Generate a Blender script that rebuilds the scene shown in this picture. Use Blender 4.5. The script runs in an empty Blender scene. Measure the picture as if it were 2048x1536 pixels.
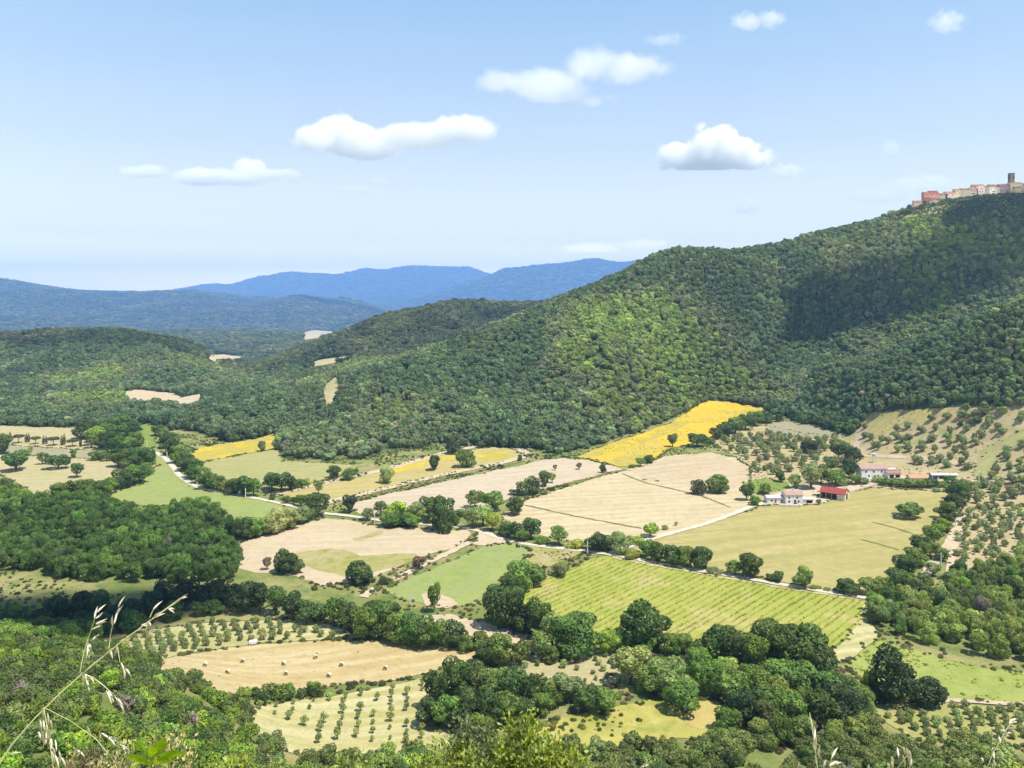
import bpy, math, random
import numpy as np
from mathutils import Vector, Matrix
from mathutils.geometry import delaunay_2d_cdt

# ---------------------------------------------------------------- basics
F, U0, V0, ZC = 1607.0, 1024.0, 600.0, 120.0      # focal length (px of a 2048 px wide picture), vanishing point, eye height
rng = np.random.default_rng(7)
random.seed(7)
SC = bpy.context.scene
COL = SC.collection
SUN_EL, SUN_AZ = math.radians(65), math.radians(122)   # azimuth clockwise from +Y (north = view direction)
SUND = np.array([math.cos(SUN_EL)*math.sin(SUN_AZ), math.cos(SUN_EL)*math.cos(SUN_AZ), math.sin(SUN_EL)])

def s2l(c):
    return tuple((x/12.92 if x <= 0.04045 else ((x+0.055)/1.055)**2.4) for x in c)

def tag(o, label=None, cat=None, group=None, kind=None):
    if label: o['label'] = label
    if cat: o['category'] = cat
    if group: o['group'] = group
    if kind: o['kind'] = kind
    return o

def link(name, me, mat=None, parent=None, loc=None):
    o = bpy.data.objects.new(name, me)
    COL.objects.link(o)
    if mat is not None and me is not None:
        for m in (mat if isinstance(mat, (list, tuple)) else [mat]): me.materials.append(m)
    if parent is not None: o.parent = parent
    if loc is not None: o.location = loc
    return o

def empty(name, loc, rz=0.0):
    o = bpy.data.objects.new(name, None); COL.objects.link(o)
    o.location = loc; o.rotation_euler = (0, 0, rz); o.empty_display_size = 0.5
    return o

def np_mesh(name, verts, faces, smooth=False, mats=None):
    """faces: (n,k) int array, all of the same size"""
    me = bpy.data.meshes.new(name)
    verts = np.asarray(verts, dtype=np.float32); faces = np.asarray(faces, dtype=np.int32)
    n, k = faces.shape
    me.vertices.add(len(verts)); me.vertices.foreach_set('co', verts.ravel())
    me.loops.add(n*k); me.loops.foreach_set('vertex_index', faces.ravel())
    me.polygons.add(n)
    me.polygons.foreach_set('loop_start', np.arange(0, n*k, k, dtype=np.int32))
    me.polygons.foreach_set('loop_total', np.full(n, k, dtype=np.int32))
    if mats is not None: me.polygons.foreach_set('material_index', np.asarray(mats, dtype=np.int32))
    me.polygons.foreach_set('use_smooth', np.full(n, bool(smooth)))
    me.update(calc_edges=True); me.validate()
    return me

# value noise (numpy)
_P = np.random.default_rng(3).random((256, 256))
def vnoise(x, y):
    x = np.asarray(x, float); y = np.asarray(y, float)
    xi = np.floor(x).astype(int); yi = np.floor(y).astype(int)
    fx = x-xi; fy = y-yi
    fx = fx*fx*fx*(fx*(fx*6-15)+10); fy = fy*fy*fy*(fy*(fy*6-15)+10)
    a = _P[xi & 255, yi & 255]; b = _P[(xi+1) & 255, yi & 255]
    c = _P[xi & 255, (yi+1) & 255]; d = _P[(xi+1) & 255, (yi+1) & 255]
    return (a*(1-fx)+b*fx)*(1-fy)+(c*(1-fx)+d*fx)*fy
def fbm(x, y, o=4):
    s = 0; a = 1; t = 0
    for i in range(o):
        s = s+a*vnoise(x*2**i+17*i, y*2**i+31*i); t += a; a *= .5
    return s/t

# ---------------------------------------------------------------- terrain: profiles of (distance, height) per bearing
def zv(y, v): return ZC-y*(v-V0)/F
def knot(rows):
    """rows of (u, y, 'v' or z): tuples (u, y, z) ; build with K() below"""
    return np.array(rows, float)
def K(*rows):                      # u, y, z
    return np.array([(u, y, z) for u, y, z in rows], float)
def KV(*rows):                     # u, y, picture row v
    return np.array([(u, y, zv(y, v)) for u, y, v in rows], float)

k_back = K((-700, -60, 119), (2800, -60, 119))
k_eye = K((-700, 0, 118.2), (2800, 0, 118.2))
k_brow = K((-700, 12, 110.5), (2800, 12, 110.5))
k_slope = K((-700, 100, 66), (-250, 100, 64), (0, 100, 61), (200, 100, 60), (450, 100, 58), (600, 100, 56.5), (1200, 100, 55.5), (2048, 100, 57), (2800, 100, 57))
k_toe = K((-700, 190, 44), (-250, 195, 37), (0, 197, 33.5), (200, 200, 31), (350, 200, 24.5), (450, 200, 17), (520, 200, 9), (600, 200, 3.5), (800, 200, 1.5), (2800, 200, 2))
k_near = K((-700, 300, 0), (2800, 300, 0))
k_mid = K((-700, 400, 0), (1500, 400, 0), (1750, 400, .8), (2048, 370, 2), (2800, 350, 3))
k_foot = K((-700, 750, 0), (300, 760, 0), (400, 730, 0), (480, 660, 0), (560, 610, 0), (700, 600, 0), (850, 655, .5), (900, 668, 1), (1000, 640, 1),
           (1150, 625, 1), (1300, 740, 2), (1420, 880, 4), (1530, 840, 4), (1620, 740, 4), (1700, 640, 4), (1750, 560, 4), (1850, 520, 5), (2048, 440, 5), (2300, 400, 5), (2800, 400, 6))
k_ridge = KV((-700, 900, 812), (300, 850, 825), (400, 850, 828), (500, 850, 822), (560, 855, 812), (600, 870, 798), (700, 930, 762), (800, 975, 731), (900, 1015, 694), (1000, 1060, 650),
             (1050, 1075, 630), (1100, 1095, 608), (1150, 1110, 590), (1200, 1125, 572), (1250, 1140, 548), (1300, 1150, 523), (1337, 1155, 508), (1366, 1165, 505), (1457, 1200, 507),
             (1556, 1225, 496), (1592, 1230, 485), (1665, 1240, 463), (1702, 1240, 456), (1738, 1245, 448), (1767, 1250, 440), (1790, 1250, 433), (1821, 1250, 421), (1843, 1250, 408),
             (1880, 1250, 403), (1909, 1250, 399), (1938, 1250, 397), (1968, 1250, 394), (2016, 1250, 392), (2048, 1250, 390), (2200, 1250, 386), (2800, 1250, 390))
def frac(t, p, yo=0):
    us = np.array([-700, 300, 400, 480, 560, 700, 850, 1000, 1150, 1300, 1420, 1480.])
    yf = np.interp(us, k_foot[:, 0], k_foot[:, 1]); zf = np.interp(us, k_foot[:, 0], k_foot[:, 2])
    yr = np.interp(us, k_ridge[:, 0], k_ridge[:, 1]); zr = np.interp(us, k_ridge[:, 0], k_ridge[:, 2])
    return np.stack([us, yf+(yr-yf)*t, zf+(zr-zf)*t**p], 1)
k_spur = np.concatenate([frac(.33, 1.15), KV((1560, 905, 790), (1650, 850, 770), (1750, 800, 738), (1850, 770, 702), (1950, 745, 664), (2048, 720, 630), (2300, 700, 560), (2800, 700, 520))])
k_ravine = np.concatenate([frac(.55, 1.1), K((1560, 980, 28), (1650, 950, 32), (1750, 920, 42), (1850, 890, 55), (1950, 870, 75), (2048, 860, 90), (2300, 850, 122), (2800, 850, 130))])
k_lee = K((-700, 1080, 0), (500, 1050, 0), (600, 1150, 2), (700, 1250, 8), (850, 1350, 25), (1000, 1420, 45), (1200, 1480, 70), (1500, 1550, 90), (2800, 1600, 120))
k_dome = KV((-700, 1350, 710), (-250, 1350, 698), (0, 1400, 684), (60, 1420, 675), (120, 1440, 667), (200, 1450, 664), (270, 1450, 670), (330, 1450, 684), (380, 1450, 702), (430, 1460, 724), (480, 1480, 745), (520, 1550, 742), (570, 1650, 712),
            (620, 1700, 697), (700, 1750, 659), (780, 1780, 631), (850, 1800, 619), (930, 1850, 613), (1000, 1900, 610), (1090, 1950, 608), (1200, 1950, 610), (1400, 1980, 625), (2800, 2000, 640))
k_vale = K((-700, 2100, -30), (200, 2300, -60), (500, 2450, -72), (700, 2500, -40), (2800, 2600, -10))
k_low = KV((-700, 4200, 664), (300, 4200, 667), (420, 4200, 664), (560, 4200, 667), (700, 4200, 672), (2800, 4200, 676))
k_vale2 = KV((-700, 6000, 672), (300, 6000, 676), (700, 6000, 684), (2800, 6000, 684))
k_blue = KV((-700, 12000, 545), (-200, 12000, 552), (0, 12000, 557), (68, 12000, 569), (154, 12000, 581), (308, 12000, 584), (325, 12000, 587), (393, 12000, 585), (461, 12000, 593), (513, 12000, 600), (598, 12000, 592),
            (649, 12000, 600), (700, 12000, 602), (737, 12000, 611), (788, 12000, 628), (830, 12000, 640), (950, 12000, 644), (2800, 12000, 644))
k_vale3 = K((-700, 16000, -60), (2800, 16000, -120))
k_far1 = KV((-700, 20000, 610), (600, 20000, 613), (700, 20000, 611), (800, 20000, 604), (880, 20000, 586), (940, 20000, 567), (985, 20000, 550), (1010, 20000, 538), (1078, 20000, 532), (1130, 20000, 528), (1188, 20000, 518),
            (1232, 20000, 527), (1249, 20000, 527), (1287, 20000, 521), (1400, 20000, 530), (2800, 20000, 540))
k_vale4 = K((-700, 23000, 60), (700, 23000, 90), (2800, 23000, 120))
k_far2 = KV((-700, 26000, 600), (250, 26000, 592), (325, 26000, 585), (420, 26000, 568), (461, 26000, 570), (513, 26000, 556), (591, 26000, 543), (618, 26000, 549), (645, 26000, 547), (667, 26000, 551), (726, 26000, 537), (764, 26000, 541),
            (822, 26000, 532), (873, 26000, 534), (942, 26000, 536), (985, 26000, 552), (1050, 26000, 560), (2800, 26000, 570))
k_end = K((-700, 28000, 0), (2800, 28000, 0))
KNOTS = [k_back, k_eye, k_brow, k_slope, k_toe, k_near, k_mid, k_foot, k_spur, k_ravine, k_ridge, k_lee, k_dome, k_vale, k_low, k_vale2, k_blue, k_vale3, k_far1, k_vale4, k_far2, k_end]
SMO = [0, 0, 0, 60, 40, 60, 60, 26, 40, 40, 12, 60, 22, 60, 40, 60, 9, 60, 8, 60, 8, 0]

GU = np.arange(-760, 2841, 8.0)
rows = [-60, -45, -30, -20, -12, -6, -3, 0, 1.5, 3, 4.5, 6, 8]
y = 10.0
while y < 28000: rows.append(y); y *= 1.0122
rows.append(28000)
GY = np.array(rows)
def smooth(a, sig):
    if sig <= 0: return a
    s = sig/8.0; r = int(3*s)+1
    k = np.exp(-.5*(np.arange(-r, r+1)/s)**2); k /= k.sum()
    return np.convolve(np.pad(a, r, mode='edge'), k, mode='valid')
KY = np.stack([smooth(np.interp(GU, k[:, 0], k[:, 1]), max(s, 0)) for k, s in zip(KNOTS, SMO)], 1)
KZ = np.stack([smooth(np.interp(GU, k[:, 0], k[:, 2]), s) for k, s in zip(KNOTS, SMO)], 1)
def pchip_rows(ky, kz, ys):
    """ky,kz (C,K); ys (R,) -> (C,R)"""
    h = np.diff(ky, axis=1); d = np.diff(kz, axis=1)/h
    m = np.zeros_like(ky)
    w1 = 2*h[:, 1:]+h[:, :-1]; w2 = h[:, 1:]+2*h[:, :-1]
    ok = d[:, :-1]*d[:, 1:] > 0
    with np.errstate(divide='ignore', invalid='ignore'):
        mm = (w1+w2)/(w1/d[:, :-1]+w2/d[:, 1:])
    m[:, 1:-1] = np.where(ok, mm, 0)
    m[:, 0] = d[:, 0]; m[:, -1] = d[:, -1]
    out = np.empty((ky.shape[0], len(ys)))
    for c in range(ky.shape[0]):
        i = np.clip(np.searchsorted(ky[c], ys, side='right')-1, 0, ky.shape[1]-2)
        t = (ys-ky[c, i])/h[c, i]; t2 = t*t; t3 = t2*t
        out[c] = (2*t3-3*t2+1)*kz[c, i]+(t3-2*t2+t)*h[c, i]*m[c, i]+(-2*t3+3*t2)*kz[c, i+1]+(t3-t2)*h[c, i]*m[c, i+1]
    return out
GZ = pchip_rows(KY, KZ, GY)
def wy(y): return np.sqrt(np.maximum(y, 0)**2+40.0**2)
GX = (GU[:, None]-U0)/F*wy(GY)[None, :]
# gullies and swells on the wooded hills, slight swell in the valley
yfoot = KY[:, 7][:, None]; Y2 = np.broadcast_to(GY[None, :], GZ.shape)
hill = np.clip((Y2-yfoot-40)/120, 0, 1); hill = hill*hill*(3-2*hill)
farm = np.clip((Y2-4200)/2500, 0, 1)
ridge_d = np.minimum(np.abs(Y2-KY[:, 10][:, None]), np.abs(Y2-KY[:, 12][:, None]))
calm = np.clip(ridge_d/110, .12, 1)
g1 = fbm(GX/130+5, Y2/420+9, 3)-.5
g2 = fbm(GX/48+3, Y2/120+1, 2)-.5
bump = hill*(1-farm)*calm*(g1*46+g2*7)*np.clip((GZ+4)/30, .1, 1)*np.clip((4000-Y2)/1500, 0, 1)
rd2 = np.minimum(np.minimum(np.abs(Y2-12000), np.abs(Y2-20000)), np.abs(Y2-26000))
g3 = fbm(GX/900+2, Y2/2400+4, 4)-.5
bump += farm*np.clip(rd2/1500, 0.03, 1)*g3*420*np.clip((GZ+190)/320, .1, 1)
val = np.clip((Y2-230)/60, 0, 1)*(1-hill)
bump += val*(fbm(GX/70+8, Y2/70+2, 2)-.5)*1.2
GZ = GZ+bump
LGY = GY
def terrain(x, y):
    x = np.asarray(x, float); y = np.asarray(y, float)
    u = U0+F*x/wy(y)
    iu = np.clip((u-GU[0])/8.0, 0, len(GU)-1.001); i = iu.astype(int); fu = iu-i
    j = np.clip(np.searchsorted(GY, y, side='right')-1, 0, len(GY)-2)
    fy = np.clip((y-GY[j])/(GY[j+1]-GY[j]), 0, 1)
    return (GZ[i, j]*(1-fu)+GZ[i+1, j]*fu)*(1-fy)+(GZ[i, j+1]*(1-fu)+GZ[i+1, j+1]*fu)*fy
def footat(x, y):
    return np.interp(U0+F*np.asarray(x)/wy(np.asarray(y)), GU, KY[:, 7])
def proj(x, y, z):
    return U0+F*x/y, V0+F*(ZC-z)/y
def unproj(uv, y0=205.0, y1=27500.0):
    """where the line of sight through picture points meets the terrain"""
    uv = np.atleast_2d(np.asarray(uv, float)); u = uv[:, 0]; v = uv[:, 1]
    ys = np.exp(np.arange(math.log(y0), math.log(y1), .008))
    lo = np.full(len(uv), y1); hit = np.zeros(len(uv), bool); hi = np.full(len(uv), y1)
    prev = np.full(len(uv), y0)
    for yy in ys:
        act = ~hit
        if not act.any(): break
        x = (u[act]-U0)/F*yy; z = ZC-(v[act]-V0)/F*yy
        below = z <= terrain(x, np.full(len(x), yy))
        ia = np.nonzero(act)[0]
        hi[ia[below]] = yy; lo[ia[below]] = prev[ia[below]]; hit[ia[below]] = True
        prev[ia] = yy
    for _ in range(14):
        m = .5*(lo+hi); x = (u-U0)/F*m; z = ZC-(v-V0)/F*m
        b = z <= terrain(x, m); hi = np.where(b, m, hi); lo = np.where(b, lo, m)
    x = (u-U0)/F*hi
    return np.stack([x, hi, terrain(x, hi)], 1)
def inpoly(px, py, poly):
    poly = np.asarray(poly); n = len(poly); r = np.zeros(len(px), bool)
    x0, y0 = poly.min(0); x1, y1 = poly.max(0)
    c = np.nonzero((px >= x0) & (px <= x1) & (py >= y0) & (py <= y1))[0]
    if len(c) == 0: return r
    qx = px[c]; qy = py[c]; s = np.zeros(len(c), bool); j = n-1
    for i in range(n):
        xi, yi = poly[i]; xj, yj = poly[j]
        if yi != yj:
            s ^= ((yi > qy) != (yj > qy)) & (qx < (xj-xi)*(qy-yi)/(yj-yi)+xi)
        j = i
    r[c] = s
    return r
# skyline seen from the eye, for leaving out what stands hidden behind a ridge
_ang = (GZ-ZC)/np.maximum(GY[None, :], 1.0); _ang[:, GY < 60] = -9
HORI = np.maximum.accumulate(_ang, axis=1)
def seen(x, y, z, h):
    u = U0+F*x/wy(y)
    i = np.clip(((u-GU[0])/8.0).round().astype(int), 0, len(GU)-1)
    j = np.clip(np.searchsorted(GY, y*0.985)-1, 0, len(GY)-1)
    return (z+h-ZC)/y > HORI[i, j]-.001

# ---------------------------------------------------------------- materials
class N:
    def __init__(s, name):
        s.m = bpy.data.materials.new(name); s.m.use_nodes = True
        s.t = s.m.node_tree; s.t.nodes.clear()
        s.out = s.t.nodes.new('ShaderNodeOutputMaterial')
    def n(s, ty, **kw):
        nd = s.t.nodes.new(ty)
        for k, v in kw.items():
            if k.startswith('i_'):
                key = k[2:]; key = int(key) if key.isdigit() else key
                s.put(nd, key, v)
            else: setattr(nd, k, v)
        return nd
    def put(s, nd, key, v):
        sk = nd.inputs[key]
        if isinstance(v, bpy.types.NodeSocket): s.t.links.new(v, sk)
        else:
            if sk.type == 'RGBA' and len(v) == 3: v = (*v, 1)
            sk.default_value = v
    def noise(s, vec, scale, detail=3, rough=.55, dist=0):
        nd = s.n('ShaderNodeTexNoise', i_Scale=scale, i_Detail=detail, i_Roughness=rough, i_Distortion=dist)
        s.put(nd, 'Vector', vec); return nd.outputs['Fac']
    def ramp(s, f, a, b):
        nd = s.n('ShaderNodeMapRange', clamp=True); nd.interpolation_type = 'SMOOTHSTEP'
        s.put(nd, 0, f); s.put(nd, 1, a); s.put(nd, 2, b); return nd.outputs[0]
    def mix(s, f, a, b, mode='MIX'):
        nd = s.n('ShaderNodeMix', data_type='RGBA', blend_type=mode)
        s.put(nd, 0, f); s.put(nd, 6, a); s.put(nd, 7, b); return nd.outputs[2]
    def math(s, op, a, b=0.0, c=None):
        nd = s.n('ShaderNodeMath', operation=op); s.put(nd, 0, a); s.put(nd, 1, b)
        if c is not None: s.put(nd, 2, c)
        return nd.outputs[0]
    def pos(s): return s.n('ShaderNodeNewGeometry').outputs['Position']
    def diffuse(s, col, rough=1.0, normal=None, spec=.0):
        b = s.n('ShaderNodeBsdfPrincipled', i_Roughness=rough)
        s.put(b, 'Base Color', col); b.inputs['Specular IOR Level'].default_value = spec
        if normal is not None: s.put(b, 'Normal', normal)
        s.t.links.new(b.outputs[0], s.out.inputs['Surface']); return b
    def bump(s, h, dist, strength=1.0):
        b = s.n('ShaderNodeBump', i_Distance=dist, i_Strength=strength); s.put(b, 'Height', h); return b.outputs[0]

def sub(c, k): return tuple(x*k for x in c)
def ground_mat(name, c1, c2, c3=None, big=60, med=14, stripe=None, speck=None, patch=None, bumpd=.25, grain=.6):
    """dry grass, stubble, meadow or earth; colours are linear albedo. stripe=(angle, period m, strength, colour)"""
    G_ = .86; c1, c2 = sub(c1, G_), sub(c2, G_); c3 = sub(c3, G_) if c3 else None
    if stripe: stripe = (*stripe[:2], min(.85, stripe[2]*1.9), sub(stripe[3], G_))
    if patch: patch = (*patch[:3], sub(patch[3], G_))
    n = N(name); p = n.pos()
    c = n.mix(n.ramp(n.noise(p, 1/big, 3), .35, .65), c1, c2)
    c = n.mix(n.math('MULTIPLY', n.ramp(n.noise(p, 1/med, 4, .65), .4, .72), .55), c, c3 or sub(c2, .8))
    if patch:
        sc, lo, hi, pc = patch
        c = n.mix(n.ramp(n.noise(p, 1/sc, 5, .6, .6), lo, hi), c, pc)
    if stripe:
        ang, per, st, sc = stripe
        mp = n.n('ShaderNodeMapping', vector_type='POINT'); n.put(mp, 'Vector', p); mp.inputs['Rotation'].default_value = (0, 0, -ang)
        sx = n.n('ShaderNodeSeparateXYZ'); n.put(sx, 0, mp.outputs[0])
        wob = n.math('MULTIPLY', n.math('SUBTRACT', n.noise(p, 1/45, 2), .5), per*2.2)
        ph = n.math('MULTIPLY', n.math('ADD', sx.outputs['Y'], wob), 2*math.pi/per)
        w = n.ramp(n.math('SINE', ph), -.3, .9)
        # streaks drawn out along the tractor's path
        mp2 = n.n('ShaderNodeMapping', vector_type='POINT'); n.put(mp2, 'Vector', mp.outputs[0]); mp2.inputs['Scale'].default_value = (.012, .22, .05)
        streak = n.ramp(n.noise(mp2.outputs[0], 1, 4, .6), .42, .7)
        c = n.mix(n.math('MULTIPLY', n.math('MULTIPLY', w, n.ramp(n.noise(p, 1/30, 2), .3, .65)), st), c, sc)
        c = n.mix(n.math('MULTIPLY', streak, min(1, st*1.6)), c, sc)
    gr = n.noise(p, .22, 5, .72)
    c = n.mix(n.math('MULTIPLY', n.ramp(gr, .50, .72), grain), c, sub(c1, .72)); c = n.mix(n.math('MULTIPLY', n.ramp(gr, .50, .30), grain*.7), c, tuple(min(.85, x*1.2) for x in c1))
    fine = n.noise(p, .9, 3, .7)
    c = n.mix(n.math('MULTIPLY', n.ramp(fine, .45, .8), .5), c, sub(c1, .62))
    if speck:
        sc, amt, pc = speck
        c = n.mix(n.ramp(n.noise(p, sc, 2, .5), 1-amt, 1-amt+.06), c, pc)
    n.diffuse(c, normal=n.bump(n.noise(p, 1.3, 4, .7), bumpd))
    return n.m
HAZE_D, EXPO, VB = 6.8e-5, 1.1, 10
CLOUDS, STEP, HZ_TOP = True, .5, 1330.0
# ---------------------------------------------------------------- the ground sheet
nU, nY = GZ.shape
vid = np.arange(nU*nY).reshape(nU, nY)
tv = np.stack([GX, Y2, GZ], 2).reshape(-1, 3)
tf = np.stack([vid[:-1, :-1], vid[1:, :-1], vid[1:, 1:], vid[:-1, 1:]], 2).reshape(-1, 4)
tme = np_mesh('terrain', tv, tf, smooth=True)
wood = np.clip((Y2-yfoot+10)/30, 0, 1)
at = tme.attributes.new('wood', 'FLOAT', 'POINT'); at.data.foreach_set('value', wood.ravel().astype(np.float32))
n = N('valley_ground'); p = n.pos()
gcol = n.mix(n.ramp(n.noise(p, 1/35, 4, .6), .38, .62), (.17, .20, .055), (.30, .27, .11))
gcol = n.mix(n.ramp(n.noise(p, 1/9, 4, .6), .45, .7), gcol, (.11, .16, .045))
gcol = n.mix(n.math('MULTIPLY', n.ramp(n.noise(p, .8, 3, .7), .45, .75), .5), gcol, (.08, .10, .03))
wcol = n.mix(n.ramp(n.noise(p, 1/40, 4, .6), .4, .65), (.06, .085, .034), (.09, .115, .05))
wcol = n.mix(n.math('MULTIPLY', n.ramp(n.noise(p, 1/22, 4, .6), .62, .7), .6), wcol, (.20, .19, .10))
a = n.n('ShaderNodeAttribute', attribute_name='wood')
c = n.mix(a.outputs['Fac'], gcol, wcol)
n.diffuse(c, normal=n.bump(n.noise(p, .6, 5, .7), .5))
land = tag(link('ground', tme, n.m), 'rolling ground of the valley and its hills', 'ground', kind='structure')

# ---------------------------------------------------------------- fields, laid on the ground as sheets of their own
FIELDS = {}          # name -> world outline, for keeping trees off
def densify(uv, step=14, jit=1.6, closed=True):
    uv = [tuple(p) for p in uv]; out = []
    n_ = len(uv)
    for i in range(n_ if closed else n_-1):
        a, b = np.array(uv[i], float), np.array(uv[(i+1) % n_], float)
        L = np.hypot(*(b-a)); m = max(1, int(L/step))
        for k in range(m):
            q = a+(b-a)*k/m
            if k: q = q+rng.normal(0, jit, 2)*np.array([1, .45])
            out.append(q)
    if not closed: out.append(np.array(uv[-1], float))
    return np.array(out)
def drape(name, outline, mat, off, grid=7.0, sides=None):
    """a sheet with the given world outline, following the ground"""
    o = np.asarray(outline)[:, :2]
    x0, y0 = o.min(0); x1, y1 = o.max(0)
    gx, gy = np.meshgrid(np.arange(x0+grid/2, x1, grid), np.arange(y0+grid/2, y1, grid))
    gx = gx.ravel()+rng.normal(0, .3, gx.size); gy = gy.ravel()+rng.normal(0, .3, gy.size)
    k = inpoly(gx, gy, o)
    pts = [Vector(q) for q in o]+[Vector(q) for q in zip(gx[k], gy[k])]
    r = delaunay_2d_cdt(pts, [], [list(range(len(o)))], 1, 1e-4)
    v2 = np.array([(q.x, q.y) for q in r[0]]); fs = np.array([f for f in r[2] if len(f) == 3])
    z = terrain(v2[:, 0], v2[:, 1])+off
    me = np_mesh(name, np.column_stack([v2, z]), fs, smooth=True)
    return link(name, me, mat)
def field(name, label, uv, mat, off=.14, jit=1.6, keep=True, cat='field', step=14, y0=205.0, grid=7.0):
    if 'clearing' in name and y0 > 300: FIELDS['village_front%d' % len(FIELDS)] = unproj([(a, b+11) for a, b in uv], y0)[:, :2]   # no tall trees right in front of a clearing
    w = unproj(densify(uv, step, jit), y0)
    if keep: FIELDS[name+str(len(FIELDS))] = w[:, :2]
    return tag(drape(name, w, mat, off, grid), label, cat, kind='structure')
def ribbon(name, label, uv, width, mat, off=.3, cat='road', wj=.25, y0=205.0, cross=3):
    """a road or strip of constant real width along a picture line"""
    w = unproj(densify(uv, 8, .25, closed=False), y0)[:, :2]
    # resample evenly and smooth
    d = np.r_[0, np.cumsum(np.hypot(*np.diff(w, axis=0).T))]
    s = np.arange(0, d[-1], 2.5)
    q = np.stack([np.interp(s, d, w[:, 0]), np.interp(s, d, w[:, 1])], 1)
    for _ in range(6):
        q[1:-1] = .25*q[:-2]+.5*q[1:-1]+.25*q[2:]
    t = np.gradient(q, axis=0); t /= np.linalg.norm(t, axis=1)[:, None]+1e-9
    nn = np.stack([-t[:, 1], t[:, 0]], 1)
    cols = []
    for c in np.linspace(-1, 1, cross+1):
        ww = width/2*(1+(rng.normal(0, wj, len(q)) if abs(c) == 1 else 0)*.5)
        pt = q+nn*(c*ww)[:, None] if hasattr(ww, '__len__') else q+nn*c*ww
        cols.append(np.column_stack([pt, terrain(pt[:, 0], pt[:, 1])+off]))
    v = np.stack(cols, 1).reshape(-1, 3); m = cross+1
    i = np.arange(len(q)-1)[:, None]*m+np.arange(cross)[None, :]
    f = np.stack([i, i+1, i+m+1, i+m], 2).reshape(-1, 4)
    o = link(name, np_mesh(name, v, f, smooth=True), mat)
    return tag(o, label, cat, kind='structure'), q

M = {}
DRY = (.52, .42, .22)
M['straw'] = ground_mat('straw_stubble', (.53, .43, .26), (.50, .40, .235), (.42, .35, .19), 70, 18, stripe=(.2, 9, .45, (.60, .50, .31)))
M['bale_hay'] = ground_mat('mown_hay', (.48, .365, .165), (.52, .40, .20), (.40, .31, .12), 60, 10, stripe=(.35, 8, .5, (.58, .48, .27)))
M['pinkstraw'] = ground_mat('pinkish_stubble', (.52, .405, .25), (.47, .375, .22), (.44, .34, .18), 50, 14, stripe=(.5, 10, .3, (.58, .47, .32)))
M['barley'] = ground_mat('green_barley', (.47, .385, .175), (.41, .355, .135), (.36, .325, .11), 60, 22, stripe=(.28, 16, .4, (.34, .315, .105)), patch=(38, .62, .78, (.33, .31, .095)))
M['plough'] = ground_mat('ploughed_earth', (.53, .435, .29), (.48, .40, .255), (.43, .355, .23), 60, 15, stripe=(.35, 7, .34, (.58, .475, .36)))
M['earth'] = ground_mat('pale_tilled_earth', (.54, .435, .265), (.49, .40, .235), (.46, .36, .22), 50, 16, stripe=(.1, 8, .3, (.58, .46, .33)))
M['yellow'] = ground_mat('yellow_blossom', (.74, .46, .02), (.64, .43, .03), (.50, .39, .06), 70, 10, stripe=(.65, 14, .4, (.5, .40, .09)), patch=(45, .47, .62, (.46, .39, .10)))
M['yellowthin'] = ground_mat('thin_yellow_blossom', (.52, .40, .06), (.42, .36, .10), (.32, .31, .09), 30, 8, patch=(25, .5, .65, (.66, .46, .03)))
M['tan'] = ground_mat('dry_meadow', (.44, .36, .135), (.42, .35, .13), (.34, .31, .10), 50, 12, stripe=(.3, 12, .3, (.50, .42, .18)), patch=(30, .62, .75, (.55, .43, .06)))
M['drypale'] = ground_mat('dry_pale_meadow', (.45, .38, .20), (.42, .37, .175), (.35, .33, .14), 50, 12, stripe=(.1, 10, .25, (.5, .43, .25)))
M['greypale'] = ground_mat('grey_green_grass', (.33, .30, .18), (.36, .33, .2), (.27, .27, .14), 40, 10)
M['green'] = ground_mat('fresh_green_meadow', (.26, .325, .085), (.31, .345, .10), (.36, .365, .13), 45, 12, stripe=(1.2, 8, .3, (.30, .33, .14)))
M['lush'] = ground_mat('lush_grass', (.20, .27, .06), (.25, .29, .07), (.16, .22, .05), 25, 7)
M['palegreen'] = ground_mat('pale_green_meadow', (.33, .335, .125), (.38, .35, .15), (.29, .31, .10), 40, 12, stripe=(.3, 9, .3, (.41, .37, .17)))
M['weeds'] = ground_mat('weedy_fallow', (.36, .33, .11), (.46, .37, .2), (.25, .27, .07), 25, 6, patch=(14, .5, .62, (.27, .29, .06)))
M['dim'] = ground_mat('short_rough_pasture', (.33, .31, .12), (.28, .29, .10), (.38, .33, .15), 30, 9)
M['vine'] = ground_mat('vineyard_soil_grass', (.40, .39, .095), (.34, .37, .07), (.26, .32, .045), 30, 9, patch=(24, .52, .66, (.46, .40, .15)))
M['vinegreen'] = ground_mat('weedy_vineyard_grass', (.30, .345, .085), (.35, .375, .11), (.23, .29, .06), 25, 6)
M['grove'] = ground_mat('olive_grove_soil', (.45, .36, .19), (.50, .40, .235), (.33, .31, .11), 30, 8, patch=(24, .55, .68, (.32, .32, .11)))
M['grovegrass'] = ground_mat('young_grove_grass', (.40, .37, .14), (.33, .34, .10), (.45, .38, .18), 18, 5)
M['orchard'] = ground_mat('mown_orchard_grass', (.46, .41, .175), (.42, .39, .15), (.36, .35, .11), 45, 12, stripe=(.3, 6, .45, (.57, .51, .29)), patch=(20, .66, .75, (.5, .38, .12)))
M['gold'] = ground_mat('golden_dry_grass', (.50, .42, .13), (.40, .38, .09), (.33, .34, .07), 22, 6, patch=(20, .5, .62, (.29, .31, .06)))
M['orange'] = ground_mat('ochre_soil', (.52, .38, .13), (.49, .39, .15), (.44, .39, .12), 18, 5)
M['gravel'] = ground_mat('white_gravel', (.62, .54, .42), (.66, .58, .46), (.52, .45, .32), 20, 3, bumpd=.05)
M['dirt'] = ground_mat('dirt_track', (.55, .44, .29), (.58, .47, .33), (.46, .38, .23), 20, 4, bumpd=.1)
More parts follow.
